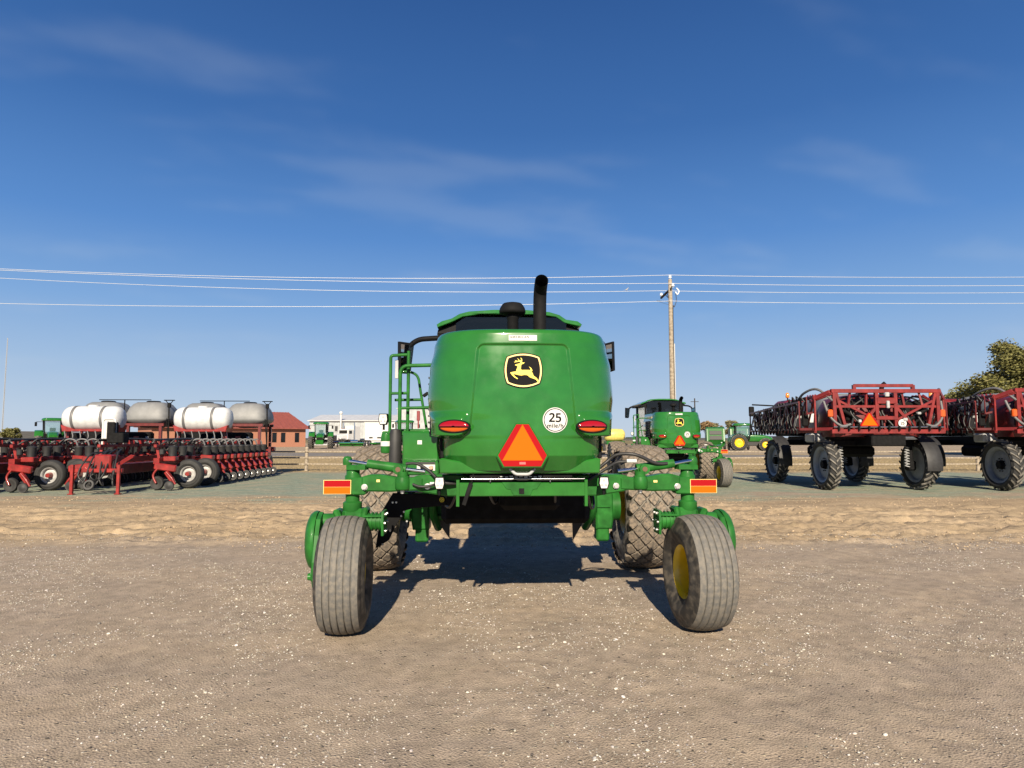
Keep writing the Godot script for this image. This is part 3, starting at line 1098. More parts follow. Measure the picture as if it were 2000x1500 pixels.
	tube(s, bend([Vector3(-0.45, 1.38, -0.05), Vector3(-0.447, 1.33, -0.03), Vector3(-0.468, 1.28, -0.02)], 4), 0.004, 6)
	part(W, "rubber_strap", s, M.matt_black)
	for q in [[-0.74, 1.29, 4.0], [0.695, 1.29, -4.0]]:
		sealed_lamp(W, "axle_lamp", Vector3(q[0], q[1], -0.06), q[2], 0.075, 0.092)
	# --- rear axle, steering and casters
	for sx in [-1.0, 1.0]:
		var ox := 0.0 if sx < 0.0 else -0.02
		s = mb()
		prism(s, [Vector2(0.46, 1.16), Vector2(0.7, 1.16), Vector2(0.93, 1.2), Vector2(0.99, 1.22), Vector2(0.99, 1.33), Vector2(0.92, 1.35), Vector2(0.62, 1.355), Vector2(0.46, 1.34)].map(func(p): return Vector2(p.x * sx, p.y)), 0.2, at(ox, 0, -0.48), 0.012)
		var ax := part(W, "axle_beam", s, M.frame_green)
		s = mb()
		prism(s, [Vector2(0.9, 1.215), Vector2(1.2, 1.2), Vector2(1.43, 1.205), Vector2(1.45, 1.25), Vector2(1.45, 1.335), Vector2(1.38, 1.355), Vector2(1.28, 1.355), Vector2(1.12, 1.325), Vector2(0.9, 1.325)].map(func(p): return Vector2(p.x * sx, p.y)), 0.15, at(ox, 0, -0.42), 0.014)
		bx(s, Vector3(sx * 1.5 + ox, 1.25, -0.37), Vector3(0.17, 0.155, 0.17), Basis(), 0.012)
		var ex2 := part(W, "axle_extension", s, M.frame_green)
		s = mb()
		for q in [[1.42, 1.245, -0.275], [0.86, 1.25, -0.275]]:
			cyl(s, Vector3(sx * q[0] + ox, q[1], q[2]), Vector3(sx * q[0] + ox, q[1], q[2] + 0.03), 0.021, 0.021, 6)
			cyl(s, Vector3(sx * q[0] + ox, q[1], q[2]), Vector3(sx * q[0] + ox, q[1], q[2] + 0.014), 0.028, 0.028, 16)
		fittings(ax, "axle_bolt", s, M.bolt)
		s = mb()
		bx(s, Vector3(sx * 1.665 + ox, 1.245, -0.285), Vector3(0.245, 0.125, 0.006))
		var rf := part(W, "reflector_plate", s, M.pale_yellow)
		s = mb()
		bx(s, Vector3(sx * 1.665 + ox, 1.275, -0.2805), Vector3(0.235, 0.056, 0.002))
		part(rf, "red_reflector", s, M.red_tape)
		s = mb()
		bx(s, Vector3(sx * 1.665 + ox, 1.215, -0.2805), Vector3(0.235, 0.058, 0.002))
		part(rf, "orange_reflector", s, M.orange)
		# kingpin
		var kx: float = sx * 1.545 + ox
		s = mb()
		lathe(s, [Vector2(0, 1.0), Vector2(0.07, 1.0), Vector2(0.085, 1.03), Vector2(0.085, 1.1), Vector2(0.062, 1.115), Vector2(0.062, 1.17), Vector2(0.072, 1.175), Vector2(0.072, 1.34), Vector2(0.06, 1.35), Vector2(0.06, 1.41), Vector2(0, 1.41)], at(kx, 0, -0.38), 28)
		part(W, "kingpin", s, M.frame_green)
		s = mb()
		prism(s, [Vector2(0.1, -0.075), Vector2(0.03, -0.09), Vector2(-0.07, -0.06), Vector2(-0.09, 0.03), Vector2(-0.03, 0.09), Vector2(0.07, 0.08), Vector2(0.12, 0.0)], 0.045, Transform3D(turn_x(-90), Vector3(kx - sx * 0.02, 1.395, -0.38)), 0.008)
		lathe(s, [Vector2(0, 0), Vector2(0.04, 0), Vector2(0.042, 0.02), Vector2(0.042, 0.055), Vector2(0.03, 0.075), Vector2(0, 0.08)], at(kx - sx * -0.05, 1.438, -0.37), 18)
		part(W, "steering_knuckle", s, M.frame_green)
		# steering cylinder with its trunnion
		s = mb()
		cyl(s, Vector3(sx * 1.585 + ox, 1.475, -0.35), Vector3(sx * 1.38 + ox, 1.44, -0.34), 0.018, 0.018, 14)
		part(W, "cylinder_rod", s, M.chrome)
		s = mb()
		cyl(s, Vector3(sx * 1.06 + ox, 1.398, -0.33), Vector3(sx * 0.885 + ox, 1.378, -0.32), 0.019, 0.019, 14)
		part(W, "cylinder_rod", s, M.chrome)
		s = mb()
		cyl(s, Vector3(sx * 1.41 + ox, 1.45, -0.34), Vector3(sx * 1.06 + ox, 1.4, -0.33), 0.04, 0.044, 20)
		cyl(s, Vector3(sx * 1.125 + ox, 1.4, -0.36), Vector3(sx * 1.125 + ox, 1.4, -0.26), 0.046, 0.046, 20)
		lathe(s, [Vector2(0, 1.215), Vector2(0.055, 1.215), Vector2(0.068, 1.23), Vector2(0.068, 1.31), Vector2(0.06, 1.325), Vector2(0.06, 1.335), Vector2(0.05, 1.34), Vector2(0.05, 1.38), Vector2(0, 1.38)], at(sx * 1.085 + ox, 0, -0.29), 24)
		var cy := part(W, "steering_cylinder", s, M.frame_green)
		s = mb()
		cyl(s, Vector3(sx * 1.125 + ox, 1.4, -0.26), Vector3(sx * 1.125 + ox, 1.4, -0.2575), 0.023, 0.023, 16)
		part(cy, "pivot_socket", s, mat(0.12, 0.07, 0.045, 0.8))
		s = mb()
		cyl(s, Vector3(sx * 1.085 + ox, 1.185, -0.29), Vector3(sx * 1.085 + ox, 1.216, -0.29), 0.016, 0.024, 12)
		part(cy, "grease_fitting", s, M.bolt)
		# bracket under the kingpin, torsion tube with its flange
		s = mb()
		bx(s, Vector3(kx - sx * 0.02, 1.0, -0.4), Vector3(0.2, 0.1, 0.2), Basis(), 0.03)
		bx(s, Vector3(kx + sx * 0.11, 0.99, -0.36), Vector3(0.06, 0.12, 0.2), turn_z(sx * -25.0), 0.02)
		bx(s, Vector3(kx - sx * 0.12, 1.0, -0.36), Vector3(0.05, 0.12, 0.16), turn_z(sx * 12.0), 0.015)
		cyl(s, Vector3(sx * 1.85 + ox, 0.93, -0.36), Vector3(sx * 1.26 + ox, 0.93, -0.36), 0.075, 0.072, 24)
		for k in 4:
			cyl(s, Vector3(sx * (1.4 - 0.035 * k) + ox, 0.93, -0.36), Vector3(sx * (1.388 - 0.035 * k) + ox, 0.93, -0.36), 0.084, 0.084, 20)
		bx(s, Vector3(sx * 1.34 + ox, 0.985, -0.36), Vector3(0.2, 0.02, 0.17), Basis(), 0.005)
		prism(s, [Vector2(-0.1, -0.115), Vector2(0.1, -0.115), Vector2(0.115, 0.0), Vector2(0.1, 0.1), Vector2(-0.1, 0.1), Vector2(-0.115, 0.0)], 0.022, Transform3D(turn_y(90), Vector3(sx * 1.255 - 0.011 + ox, 0.93, -0.36)), 0.004)
		var tt := part(W, "torsion_axle", s, M.frame_green)
		s = mb()
		bolts(s, Vector3(sx * 1.244 + ox, 0.925, -0.36), Vector3(-sx, 0, 0), 0.085, 6, 0.013, 0.016)
		fittings(tt, "flange_bolt", s, M.bolt)
		caster(W, sx, Vector3(sx * 1.565 + ox * 0.5, 0.5, -0.2), 3.5)
	# hoses at the axle
	s = mb()
	tube(s, bend([Vector3(1.32, 1.45, -0.3), Vector3(1.2, 1.455, -0.28), Vector3(1.02, 1.53, -0.26), Vector3(0.86, 1.53, -0.3), Vector3(0.76, 1.46, -0.32), Vector3(0.6, 1.34, -0.25)], 6), 0.016, 10)
	part(W, "hydraulic_hose", s, M.hose)
	s = mb()
	tube(s, bend([Vector3(1.03, 1.47, -0.3), Vector3(0.86, 1.46, -0.3), Vector3(0.74, 1.4, -0.25), Vector3(0.55, 1.29, -0.2)], 6), 0.014, 10)
	part(W, "hydraulic_hose", s, M.hose)
	s = mb()
	tube(s, bend([Vector3(-1.06, 1.45, -0.32), Vector3(-0.96, 1.45, -0.3), Vector3(-0.85, 1.39, -0.26), Vector3(-0.72, 1.29, -0.2), Vector3(-0.55, 1.28, -0.25)], 6), 0.014, 10)
	part(W, "hydraulic_hose", s, M.hose)
	s = mb()
	tube(s, bend([Vector3(-0.99, 1.27, -0.25), Vector3(-0.92, 1.25, -0.23), Vector3(-0.82, 1.26, -0.22), Vector3(-0.7, 1.3, -0.2), Vector3(-0.55, 1.26, -0.3)], 6), 0.012, 10)
	part(W, "hydraulic_hose", s, M.hose)
	s = mb()
	tube(s, [Vector3(1.035, 1.472, -0.3), Vector3(0.945, 1.473, -0.297)], 0.018, 10)
	part(W, "hose_tag", s, M.white)
	# --- black guard with a small round emblem
	s = mb()
	prism(s, [Vector2(-1.24, 1.15), Vector2(-0.75, 1.135), Vector2(-0.715, 1.03), Vector2(-1.05, 1.0), Vector2(-1.12, 0.98), Vector2(-1.21, 0.83), Vector2(-1.27, 0.7), Vector2(-1.4, 0.62), Vector2(-1.36, 0.9), Vector2(-1.33, 1.0)], 0.02, at(0, 0, -0.82), 0.004)
	bx(s, Vector3(-0.95, 1.155, -0.9), Vector3(0.5, 0.012, 0.18))
	var gd := part(W, "hose_guard", s, M.black)
	s = mb()
	for q in [[-1.24, 1.06], [-1.205, 1.06], [-1.13, 0.97], [-1.155, 0.93], [-1.1, 0.88], [-1.26, 0.79], [-1.33, 0.66]]:
		cyl(s, Vector3(q[0], q[1], -0.8), Vector3(q[0], q[1], -0.792), 0.011, 0.009, 10)
	fittings(gd, "guard_bolt", s, M.bolt)
	s = mb()
	cyl(s, Vector3(-0.765, 1.085, -0.8), Vector3(-0.765, 1.085, -0.7965), 0.024, 0.024, 20)
	var ge := part(gd, "round_emblem", s, M.emblem_yellow)
	s = mb()
	lathe(s, [Vector2(0.019, 0), Vector2(0.019, 0.0008), Vector2(0.015, 0.0008)], at(-0.765, 1.085, -0.7964, turn_x(90)), 20)
	for q in [[-0.007, -0.004, 25.0], [0.006, -0.005, -30.0], [0.0, 0.005, 5.0]]:
		bx(s, Vector3(-0.765 + q[0], 1.085 + q[1], -0.796), Vector3(0.013, 0.004, 0.0012), turn_z(q[2]))
	ge.set_meta("label", "small round yellow and green emblem on the black guard")
	part(W, "emblem_print", s, M.frame_green)
	# added black box standing in for shade over the axle; data plate, small labels
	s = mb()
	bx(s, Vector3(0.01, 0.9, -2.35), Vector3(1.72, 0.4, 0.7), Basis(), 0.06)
	part(W, "dark_belly_box", s, M.matt_black)
	s = mb()
	bx(s, Vector3(-0.03, 1.335, -0.09), Vector3(0.9, 0.06, 0.02), Basis(), 0.004)
	var dp := part(W, "rear_valance", s, M.matt_black)
	s = mb()
	for k in 9:
		bx(s, Vector3(-0.2 + 0.042 * k, 1.345 - 0.004 * (k % 2), -0.0785), Vector3(0.03, 0.007 + 0.004 * (k % 3), 0.003))
	fittings(dp, "raised_print", s, M.silver)
	s = mb()
	bx(s, Vector3(-0.815, 1.27, -0.2725), Vector3(0.05, 0.035, 0.003))
	part(W, "axle_label", s, M.white)
	for q in [[-1.3, 1.3, -0.268, 0.03, 0.022], [1.2, 1.29, -0.268, 0.035, 0.02]]:
		s = mb()
		bx(s, Vector3(q[0], q[1], q[2]), Vector3(q[3], q[4], 0.002))
		part(W, "warning_label", s, M.pale_yellow)
	for q in [[-0.62, 1.15, -0.5, -0.75, 1.02, -1.1], [0.62, 1.14, -0.5, 0.8, 0.98, -1.3], [0.3, 1.16, -0.4, 0.42, 1.05, -1.6], [-0.3, 1.16, -0.4, -0.2, 1.04, -1.6]]:
		s = mb()
		var a3 := Vector3(q[0], q[1], q[2])
		var b3 := Vector3(q[3], q[4], q[5])
		tube(s, bend([a3 + Vector3(0, 0.08, 0.05), a3, a3.lerp(b3, 0.5) - Vector3(0, 0.07, 0), b3, b3 + Vector3(0, 0.15, -0.1)], 5), 0.013, 8)
		part(W, "hydraulic_hose", s, M.hose)
	# --- front axle, final drives, drive wheels
	s = mb()
	bx(s, Vector3(0.02, 0.82, -2.95), Vector3(2.2, 0.28, 0.3), Basis(), 0.03)
	part(W, "front_axle", s, M.frame_green)
	for sx in [-1.0, 1.0]:
		s = mb()
		prism(s, [Vector2(1.04, 0.55), Vector2(1.24, 0.55), Vector2(1.26, 0.66), Vector2(1.26, 0.98), Vector2(1.2, 1.12), Vector2(1.04, 1.12)].map(func(p): return Vector2(p.x * sx, p.y)), 0.34, at(0, 0, -3.0), 0.02)
		bx(s, Vector3(sx * 1.13, 0.5, -2.78), Vector3(0.16, 0.2, 0.2), Basis(), 0.02)
		bx(s, Vector3(sx * 1.135, 0.83, -2.65), Vector3(0.17, 0.02, 0.02), Basis(), 0.004)
		cyl(s, Vector3(sx * 1.2, 0.79, -3.17), Vector3(sx * 1.42, 0.79, -3.17), 0.2, 0.19, 28)
		var fd := part(W, "final_drive", s, M.frame_green)
		s = mb()
		bolts(s, Vector3(sx * 1.27, 0.79, -3.17), Vector3(-sx, 0, 0), 0.18, 10, 0.014, 0.02)
		fittings(fd, "drive_bolt", s, M.bolt)
		s = mb()
		var lift := [Vector3(sx * 0.95, 1.1, -2.4), Vector3(sx * 0.98, 0.8, -2.5), Vector3(sx * 0.94, 0.55, -2.9)]
		tube(s, bend(lift, 4), 0.05, 10)
		bx(s, Vector3(sx * 0.88, 0.7, -2.75), Vector3(0.22, 0.06, 0.2), Basis(), 0.01)
		part(W, "lift_arm", s, M.frame_green)
		s = mb()
		if sx < 0.0:
			prism(s, [Vector2(-1.0, 0.72), Vector2(-0.79, 0.72), Vector2(-0.79, 0.43)], 0.03, at(0, 0, -2.8), 0.004)
		else:
			prism(s, [Vector2(0.755, 0.7), Vector2(0.95, 0.7), Vector2(0.85, 0.55), Vector2(0.765, 0.4)], 0.03, at(0, 0, -2.8), 0.004)
		part(W, "swath_shield", s, M.dark)
		var dw := part(W, "drive_wheel", drive_tyre, M.drive_wall)
		dw.transform = Transform3D(turn_y(0.0 if sx > 0.0 else 180.0), Vector3(sx * 1.71, 0.795, -3.17))
		part(dw, "tread", drive_tread, M.tan_tyre)
		part(dw, "rim", drive_rim, M.yellow)
	return W

var rib_tyre: SurfaceTool
var rib_rim: SurfaceTool
var rib_tread: SurfaceTool
var drive_tyre: SurfaceTool
var drive_tread: SurfaceTool
var drive_rim: SurfaceTool

func make_wheel_shapes() -> void:
	rib_tyre = tyre_shape(0.5, 0.42, 0.225, 0.03, 96, 5, 0.012, 0.016, 1)
	rib_tread = tyre_shape(0.5, 0.42, 0.225, 0.03, 96, 5, 0.012, 0.016, 2)
	rib_rim = rim_shape(0.225, 0.42, -0.09)
	drive_tyre = tyre_shape(0.775, 0.6, 0.36, 0.035, 80)
	drive_tread = diamond_tread(0.805, 0.6, 0.035, 25)
	drive_rim = rim_shape(0.36, 0.6, 0.06)

# ---------------------------------------------------------------- red planters
var small_tyre: SurfaceTool

func row_unit() -> MeshInstance3D:
	# one planting unit reaching out along +x from the wing bar at the origin
	var s := mb()
	bx(s, Vector3(0.08, 0.0, 0.0), Vector3(0.1, 0.26, 0.16), Basis(), 0.01)
	for z in [-0.07, 0.07]:
		bar(s, Vector3(0.1, 0.08, z), Vector3(0.5, 0.02, z), 0.03, 0.05)
		bar(s, Vector3(0.1, -0.09, z), Vector3(0.5, -0.16, z), 0.03, 0.05)
	prism(s, [Vector2(0.44, -0.5), Vector2(0.62, -0.55), Vector2(0.74, -0.3), Vector2(0.98, -0.42), Vector2(1.02, -0.36), Vector2(0.78, -0.1), Vector2(0.8, 0.1), Vector2(0.42, 0.13)], 0.1, at(0, 0, -0.05), 0.01)
	bx(s, Vector3(0.62, 0.06, 0.0), Vector3(0.42, 0.17, 0.3), turn_z(-4), 0.02)
	bx(s, Vector3(0.98, -0.55, 0.0), Vector3(0.06, 0.3, 0.05), turn_z(30), 0.01)
	var o := MeshInstance3D.new()
	o.name = "row_unit"
	o.mesh = s.commit()
	o.material_override = M.red
	s = mb()
	lathe(s, [Vector2(0, 0.15), Vector2(0.12, 0.15), Vector2(0.135, 0.2), Vector2(0.14, 0.42), Vector2(0.15, 0.44), Vector2(0.15, 0.46), Vector2(0.12, 0.49), Vector2(0, 0.5)], at(0.56, 0, 0), 12)
	part(o, "seed_hopper", s, M.dark)
	s = mb()
	tube(s, bend([Vector3(0.5, 0.5, 0), Vector3(0.42, 0.68, 0.02), Vector3(0.2, 0.72, 0.06), Vector3(-0.1, 0.56, 0.12), Vector3(-0.3, 0.62, 0.1)], 5), 0.03, 8)
	part(o, "seed_hose", s, M.grey_hose)
	for z in [-0.11, 0.11]:
		s = mb()
		lathe(s, [Vector2(0.0, -0.02), Vector2(0.13, -0.03), Vector2(0.15, -0.05), Vector2(0.19, -0.05), Vector2(0.205, -0.02), Vector2(0.205, 0.02), Vector2(0.19, 0.05), Vector2(0.15, 0.05), Vector2(0.13, 0.03), Vector2(0, 0.02)], at(0.52, -0.72, z, turn_x(90)), 20)
		part(o, "gauge_wheel", s, M.clean_tyre)
	s = mb()
	lathe(s, [Vector2(0.0, -0.02), Vector2(0.05, -0.03), Vector2(0.1, -0.02), Vector2(0.12, -0.04), Vector2(0.16, -0.035), Vector2(0.17, 0.0), Vector2(0.16, 0.035), Vector2(0.12, 0.04), Vector2(0.1, 0.02), Vector2(0.05, 0.03), Vector2(0, 0.03)], at(1.05, -0.7, 0.05, turn_x(80)), 20)
	var pw := part(o, "press_wheel", s, M.dark)
	s = mb()
	cyl(s, Vector3(1.05, -0.7, 0.07), Vector3(1.05, -0.69, 0.1), 0.03, 0.025, 10)
	part(pw, "wheel_hub", s, M.bolt)
	return o

func planter(label: String, where: Vector3, deg: float, group: String) -> Node3D:
	var P := thing("planter", label, "planter", where, deg, group)
	var s := mb()
	# central frame with tongue
	bx(s, Vector3(0, 0.72, 0.2), Vector3(0.3, 0.34, 11.6), Basis(), 0.02)
	bx(s, Vector3(0, 0.85, -5.2), Vector3(3.6, 0.28, 0.28), Basis(), 0.02)
	bx(s, Vector3(0, 0.85, -6.3), Vector3(3.2, 0.22, 0.22), Basis(), 0.02)
	for x in [-1.25, 1.25]:
		bx(s, Vector3(x, 0.95, -5.75), Vector3(0.2, 0.22, 1.2), Basis(), 0.02)
	for q in [[-1.7, -4.3], [1.7, -4.3], [-1.7, -6.0], [1.7, -6.0], [-0.3, -4.3], [0.3, -4.3]]:
		bar(s, Vector3(q[0], 0.9, q[1]), Vector3(q[0], 2.35, q[1]), 0.12, 0.12)
	for z in [-4.3, -6.0]:
		bx(s, Vector3(0, 2.32, z), Vector3(3.7, 0.13, 0.13), Basis(), 0.01)
	bx(s, Vector3(0, 2.33, -5.15), Vector3(3.8, 0.1, 0.1), Basis(), 0.01)
	for x in [-1.1, 1.1]:
		bar(s, Vector3(x, 0.9, -2.0), Vector3(x * 0.85, 2.05, -2.0), 0.12, 0.14)
	bar(s, Vector3(-0.2, 0.85, -2.0), Vector3(-1.2, 0.95, -2.0), 0.2, 0.2)
	bar(s, Vector3(0.2, 0.85, -2.0), Vector3(1.2, 0.95, -2.0), 0.2, 0.2)
	part(P, "main_frame", s, M.dark_red)
	# hitch with its two parking stands
	s = mb()
	bx(s, Vector3(0, 0.72, 6.15), Vector3(1.5, 0.12, 0.14), Basis(), 0.015)
	bx(s, Vector3(0.1, 0.95, 5.9), Vector3(0.5, 0.5, 0.4), Basis(), 0.04)
	bar(s, Vector3(0.3, 0.75, 6.0), Vector3(0.75, 1.15, 5.6), 0.1, 0.1)
	part(P, "hitch", s, M.red)
	for x in [-0.68, 0.68]:
		s = mb()
		bx(s, Vector3(x, 0.45, 6.25), Vector3(0.09, 0.9, 0.09), Basis(), 0.008)
		bx(s, Vector3(x, 0.02, 6.25), Vector3(0.16, 0.03, 0.16), Basis(), 0.006)
		part(P, "parking_stand", s, M.red)
	s = mb()
	for k in 9:
		var x := -0.35 + 0.1 * k
		tube(s, bend([Vector3(x * 0.6, 1.25 + 0.05 * (k % 3), 5.3), Vector3(x, 1.2 - 0.06 * (k % 4), 5.9), Vector3(x * 1.3 + 0.1 * sin(k * 2.0), 0.6 - 0.09 * (k % 3), 6.35), Vector3(x + 0.25 * cos(k * 1.7), 0.28 + 0.05 * (k % 4), 6.3), Vector3(x * 0.8, 0.62, 6.1)], 5), 0.024, 7)
	part(P, "hose_bundle", s, M.hose)
	s = mb()
	lathe(s, [Vector2(0.1, -0.03), Vector2(0.15, -0.03), Vector2(0.17, 0), Vector2(0.15, 0.03), Vector2(0.1, 0.03), Vector2(0.1, -0.03)], at(-0.1, 0.3, 6.4, turn_x(75)), 20)
	part(P, "hose_coil", s, M.hose)
	# wings folded forward along the tongue
	var unit := row_unit()
	for sx in [-1.0, 1.0]:
		s = mb()
		bar(s, Vector3(sx * 1.0, 0.95, 4.5), Vector3(sx * 1.3, 0.95, -4.7), 0.2, 0.2, 0.01)
		bar(s, Vector3(sx * 0.9, 1.45, 4.4), Vector3(sx * 1.15, 1.45, -3.4), 0.1, 0.1, 0.008)
		for k in 9:
			var z := 4.2 - k * 0.92
			var x: float = sx * lerpf(0.98, 1.2, k / 8.0)
			bar(s, Vector3(x, 0.95, z), Vector3(x - sx * 0.1, 1.45, z), 0.07, 0.09)
			bx(s, Vector3(x - sx * 0.05, 1.56, z - 0.3), Vector3(0.2, 0.16, 0.22), turn_y(20.0 * k), 0.02)
		bar(s, Vector3(sx * 1.2, 0.95, -3.4), Vector3(sx * 1.2, 0.95, -5.2), 0.16, 0.16)
		part(P, "wing_bar", s, M.red)
		for k in 16:
			s = mb()
			var hz := 4.3 - 0.52 * k
			var hx: float = sx * (1.05 + 0.06 * sin(k * 2.3))
			tube(s, bend([Vector3(hx, 1.5, hz), Vector3(hx + sx * 0.18, 1.62 + 0.06 * sin(k * 1.9), hz - 0.15), Vector3(hx + sx * 0.1, 1.35, hz - 0.32), Vector3(hx - sx * 0.05, 1.15, hz - 0.2 + 0.15 * cos(k * 2.9))], 4), 0.028, 7)
			bx(s, Vector3(hx, 1.25 + 0.12 * (k % 3), hz - 0.1), Vector3(0.16, 0.2, 0.14), turn_y(40.0 * sin(k * 1.4)), 0.03)
			part(P, "wing_plumbing", s, M.hose)
		s = mb()
		tube(s, bend([Vector3(sx * 0.9, 1.64, 4.5), Vector3(sx * 0.95, 1.68, 2.0), Vector3(sx * 1.05, 1.64, -0.5), Vector3(sx * 1.1, 1.7, -3.5)], 6), 0.045, 8)
		part(P, "air_line", s, M.dark)
		for k in range(3, 13):
			var u: Node3D = unit.duplicate()
			u.name = "row_unit"
			u.transform = Transform3D(turn_y(0.0 if sx > 0 else 180.0), Vector3(sx * lerpf(1.05, 1.32, k / 12.0), 0.95, 4.1 - k * 0.7))
			P.add_child(u, true)
		for z in [3.72, 2.28]:
			var wt := wheel(P, "wing_wheel", wing_tyre, M.clean_tyre, wing_rim, M.rim_white, Transform3D(turn_y(-90), Vector3(sx * 1.78, 0.5, z + 0.02)))
			s = mb()
			cyl(s, Vector3(0.03, 0, 0), Vector3(0.2, 0, 0), 0.09, 0.07, 14)
			part(wt, "wheel_motor", s, M.red)
		s = mb()
		bx(s, Vector3(sx * 1.35, 0.75, 4.6), Vector3(0.7, 0.22, 0.16), turn_z(-sx * 8.0), 0.03)
		bx(s, Vector3(sx * 1.5, 0.45, 4.62), Vector3(0.14, 0.4, 0.12), turn_z(sx * 35.0), 0.02)
		part(P, "wheel_bracket", s, M.red)
		s = mb()
		lathe(s, [Vector2(0, -0.05), Vector2(0.1, -0.05), Vector2(0.13, -0.08), Vector2(0.2, -0.08), Vector2(0.23, 0), Vector2(0.2, 0.08), Vector2(0.13, 0.08), Vector2(0.1, 0.05), Vector2(0, 0.05)], at(sx * 1.12, 0.24, 4.62, turn_x(90)), 24)
		part(P, "coulter_wheel", s, M.clean_tyre)
		s = mb()
		lathe(s, [Vector2(0, -0.02), Vector2(0.1, -0.025), Vector2(0.15, -0.03), Vector2(0.16, 0), Vector2(0.15, 0.03), Vector2(0.1, 0.02), Vector2(0.05, 0.05), Vector2(0, 0.05)], at(sx * 1.55, 0.16, 4.75, turn_x(90)), 16)
		part(P, "closing_wheel", s, M.dark)
		s = mb()
		tube(s, bend([Vector3(sx * 1.15, 0.75, 4.65), Vector3(sx * 1.0, 0.5, 4.68), Vector3(sx * 1.12, 0.24, 4.72)], 4), 0.035, 8)
		tube(s, bend([Vector3(sx * 1.4, 0.6, 4.65), Vector3(sx * 1.6, 0.4, 4.7), Vector3(sx * 1.72, 0.2, 4.7)], 4), 0.04, 8)
		part(P, "coulter_arm", s, M.red)
		for z in [4.1, 3.3, 2.7]:
			s = mb()
			lathe(s, [Vector2(0, 0.15), Vector2(0.12, 0.15), Vector2(0.14, 0.42), Vector2(0.15, 0.46), Vector2(0.12, 0.49), Vector2(0, 0.5)], at(sx * 1.35, 0.95, z), 12)
			part(P, "seed_hopper", s, M.dark)
			s = mb()
			bx(s, Vector3(sx * 1.3, 1.02, z), Vector3(0.4, 0.16, 0.28), Basis(), 0.02)
			part(P, "hopper_mount", s, M.red)
		var rw := wheel(P, "transport_wheel", small_tyre, M.tan_tyre, wing_rim, M.red, Transform3D(turn_y(0.0 if sx > 0 else 180.0), Vector3(sx * 1.47, 0.47, -6.5)))
		rw.scale = Vector3(1.0, 0.94, 0.94)
		s = mb()
		bx(s, Vector3(sx * 1.22, 0.75, -6.4), Vector3(0.18, 0.7, 0.3), Basis(), 0.03)
		bx(s, Vector3(sx * 1.4, 1.2, -6.35), Vector3(0.9, 0.2, 0.35), Basis(), 0.03)
		part(P, "wheel_leg", s, M.red)
		# seed tank
		s = mb()
		var cx: float = sx * 1.0
		loft(s, [ring(cx, -5.1, 0.4, 0.4, 2.2), ring(cx, -5.1, 0.78, 0.74, 2.38), ring(cx, -5.1, 0.97, 0.9, 2.5), ring(cx, -5.1, 0.99, 0.92, 2.6), ring(cx, -5.1, 0.97, 0.9, 2.8), ring(cx, -5.1, 0.86, 0.8, 3.08), ring(cx, -5.1, 0.72, 0.66, 3.26), ring(cx, -5.1, 0.58, 0.52, 3.34), ring(cx, -5.1, 0.3, 0.3, 3.36)])
		var tk := part(P, "seed_tank", s, M.grey_poly)
		s = mb()
		lathe(s, [Vector2(0.26, 3.34), Vector2(0.3, 3.36), Vector2(0.3, 3.4), Vector2(0.24, 3.42), Vector2(0, 3.425)], at(cx, 0, -5.1), 24)
		part(tk, "tank_lid", s, M.matt_black)
	unit.free()
	s = mb()
	for q in [[-0.5, 3.44], [0.55, 3.44]]:
		tube(s, [Vector3(q[0] - 0.6, q[1], -4.5), Vector3(q[0] + 0.6, q[1], -4.5)], 0.02, 6)
	tube(s, [Vector3(0, 2.35, -4.5), Vector3(0, 3.44, -4.5)], 0.022, 6)
	part(P, "top_rail", s, M.matt_black)
	# liquid tank on its saddle
	s = mb()
	var prof := [Vector2(0, -1.18), Vector2(0.22, -1.16), Vector2(0.38, -1.1), Vector2(0.46, -1.0), Vector2(0.5, -0.86)]
	for k in 9:
		prof.append(Vector2(0.5 + (0.006 if k % 2 == 0 else 0.0), -0.78 + k * 0.195))
	prof.append_array([Vector2(0.5, 0.86), Vector2(0.46, 1.0), Vector2(0.38, 1.1), Vector2(0.22, 1.16), Vector2(0, 1.18)])
	lathe(s, prof, Transform3D(SPIN, Vector3(0.05, 2.53, -2.0)), 40)
	var lt := part(P, "liquid_tank", s, M.white_poly)
	for x in [-0.62, 0.52]:
		s = mb()
		lathe(s, [Vector2(0.509, -0.055), Vector2(0.514, -0.05), Vector2(0.514, 0.05), Vector2(0.509, 0.055)], Transform3D(SPIN, Vector3(x, 2.53, -2.0)), 40)
		part(lt, "tank_strap", s, M.grey_hose)
	s = mb()
	lathe(s, [Vector2(0.2, 0.47), Vector2(0.2, 0.53), Vector2(0.17, 0.55), Vector2(0, 0.555)], at(0.0, 2.53, -2.0), 24)
	part(lt, "tank_lid", s, M.white)
	s = mb()
	prism(s, [Vector2(-1.05, 0.0), Vector2(1.05, 0.0), Vector2(1.12, 0.28), Vector2(0.6, 0.1), Vector2(-0.6, 0.1), Vector2(-1.12, 0.28)], 0.8, at(0.05, 1.98, -2.4), 0.02)
	part(P, "tank_saddle", s, M.red)
	s = mb()
	for k in 7:
		var x := -0.9 + 0.3 * k
		tube(s, bend([Vector3(x, 2.0, -1.6), Vector3(x + 0.1, 1.75, -1.5), Vector3(x - 0.1 + 0.05 * (k % 3), 1.5, -1.6), Vector3(x * 0.6, 1.2, -1.8)], 4), 0.025, 7)
	part(P, "feed_hose", s, M.grey_hose)
	s = mb()
	lathe(s, [Vector2(0, -0.2), Vector2(0.3, -0.2), Vector2(0.34, -0.12), Vector2(0.34, 0.12), Vector2(0.3, 0.2), Vector2(0.1, 0.2), Vector2(0, 0.1)], at(-1.1, 1.6, -2.9, turn_x(90)), 24)
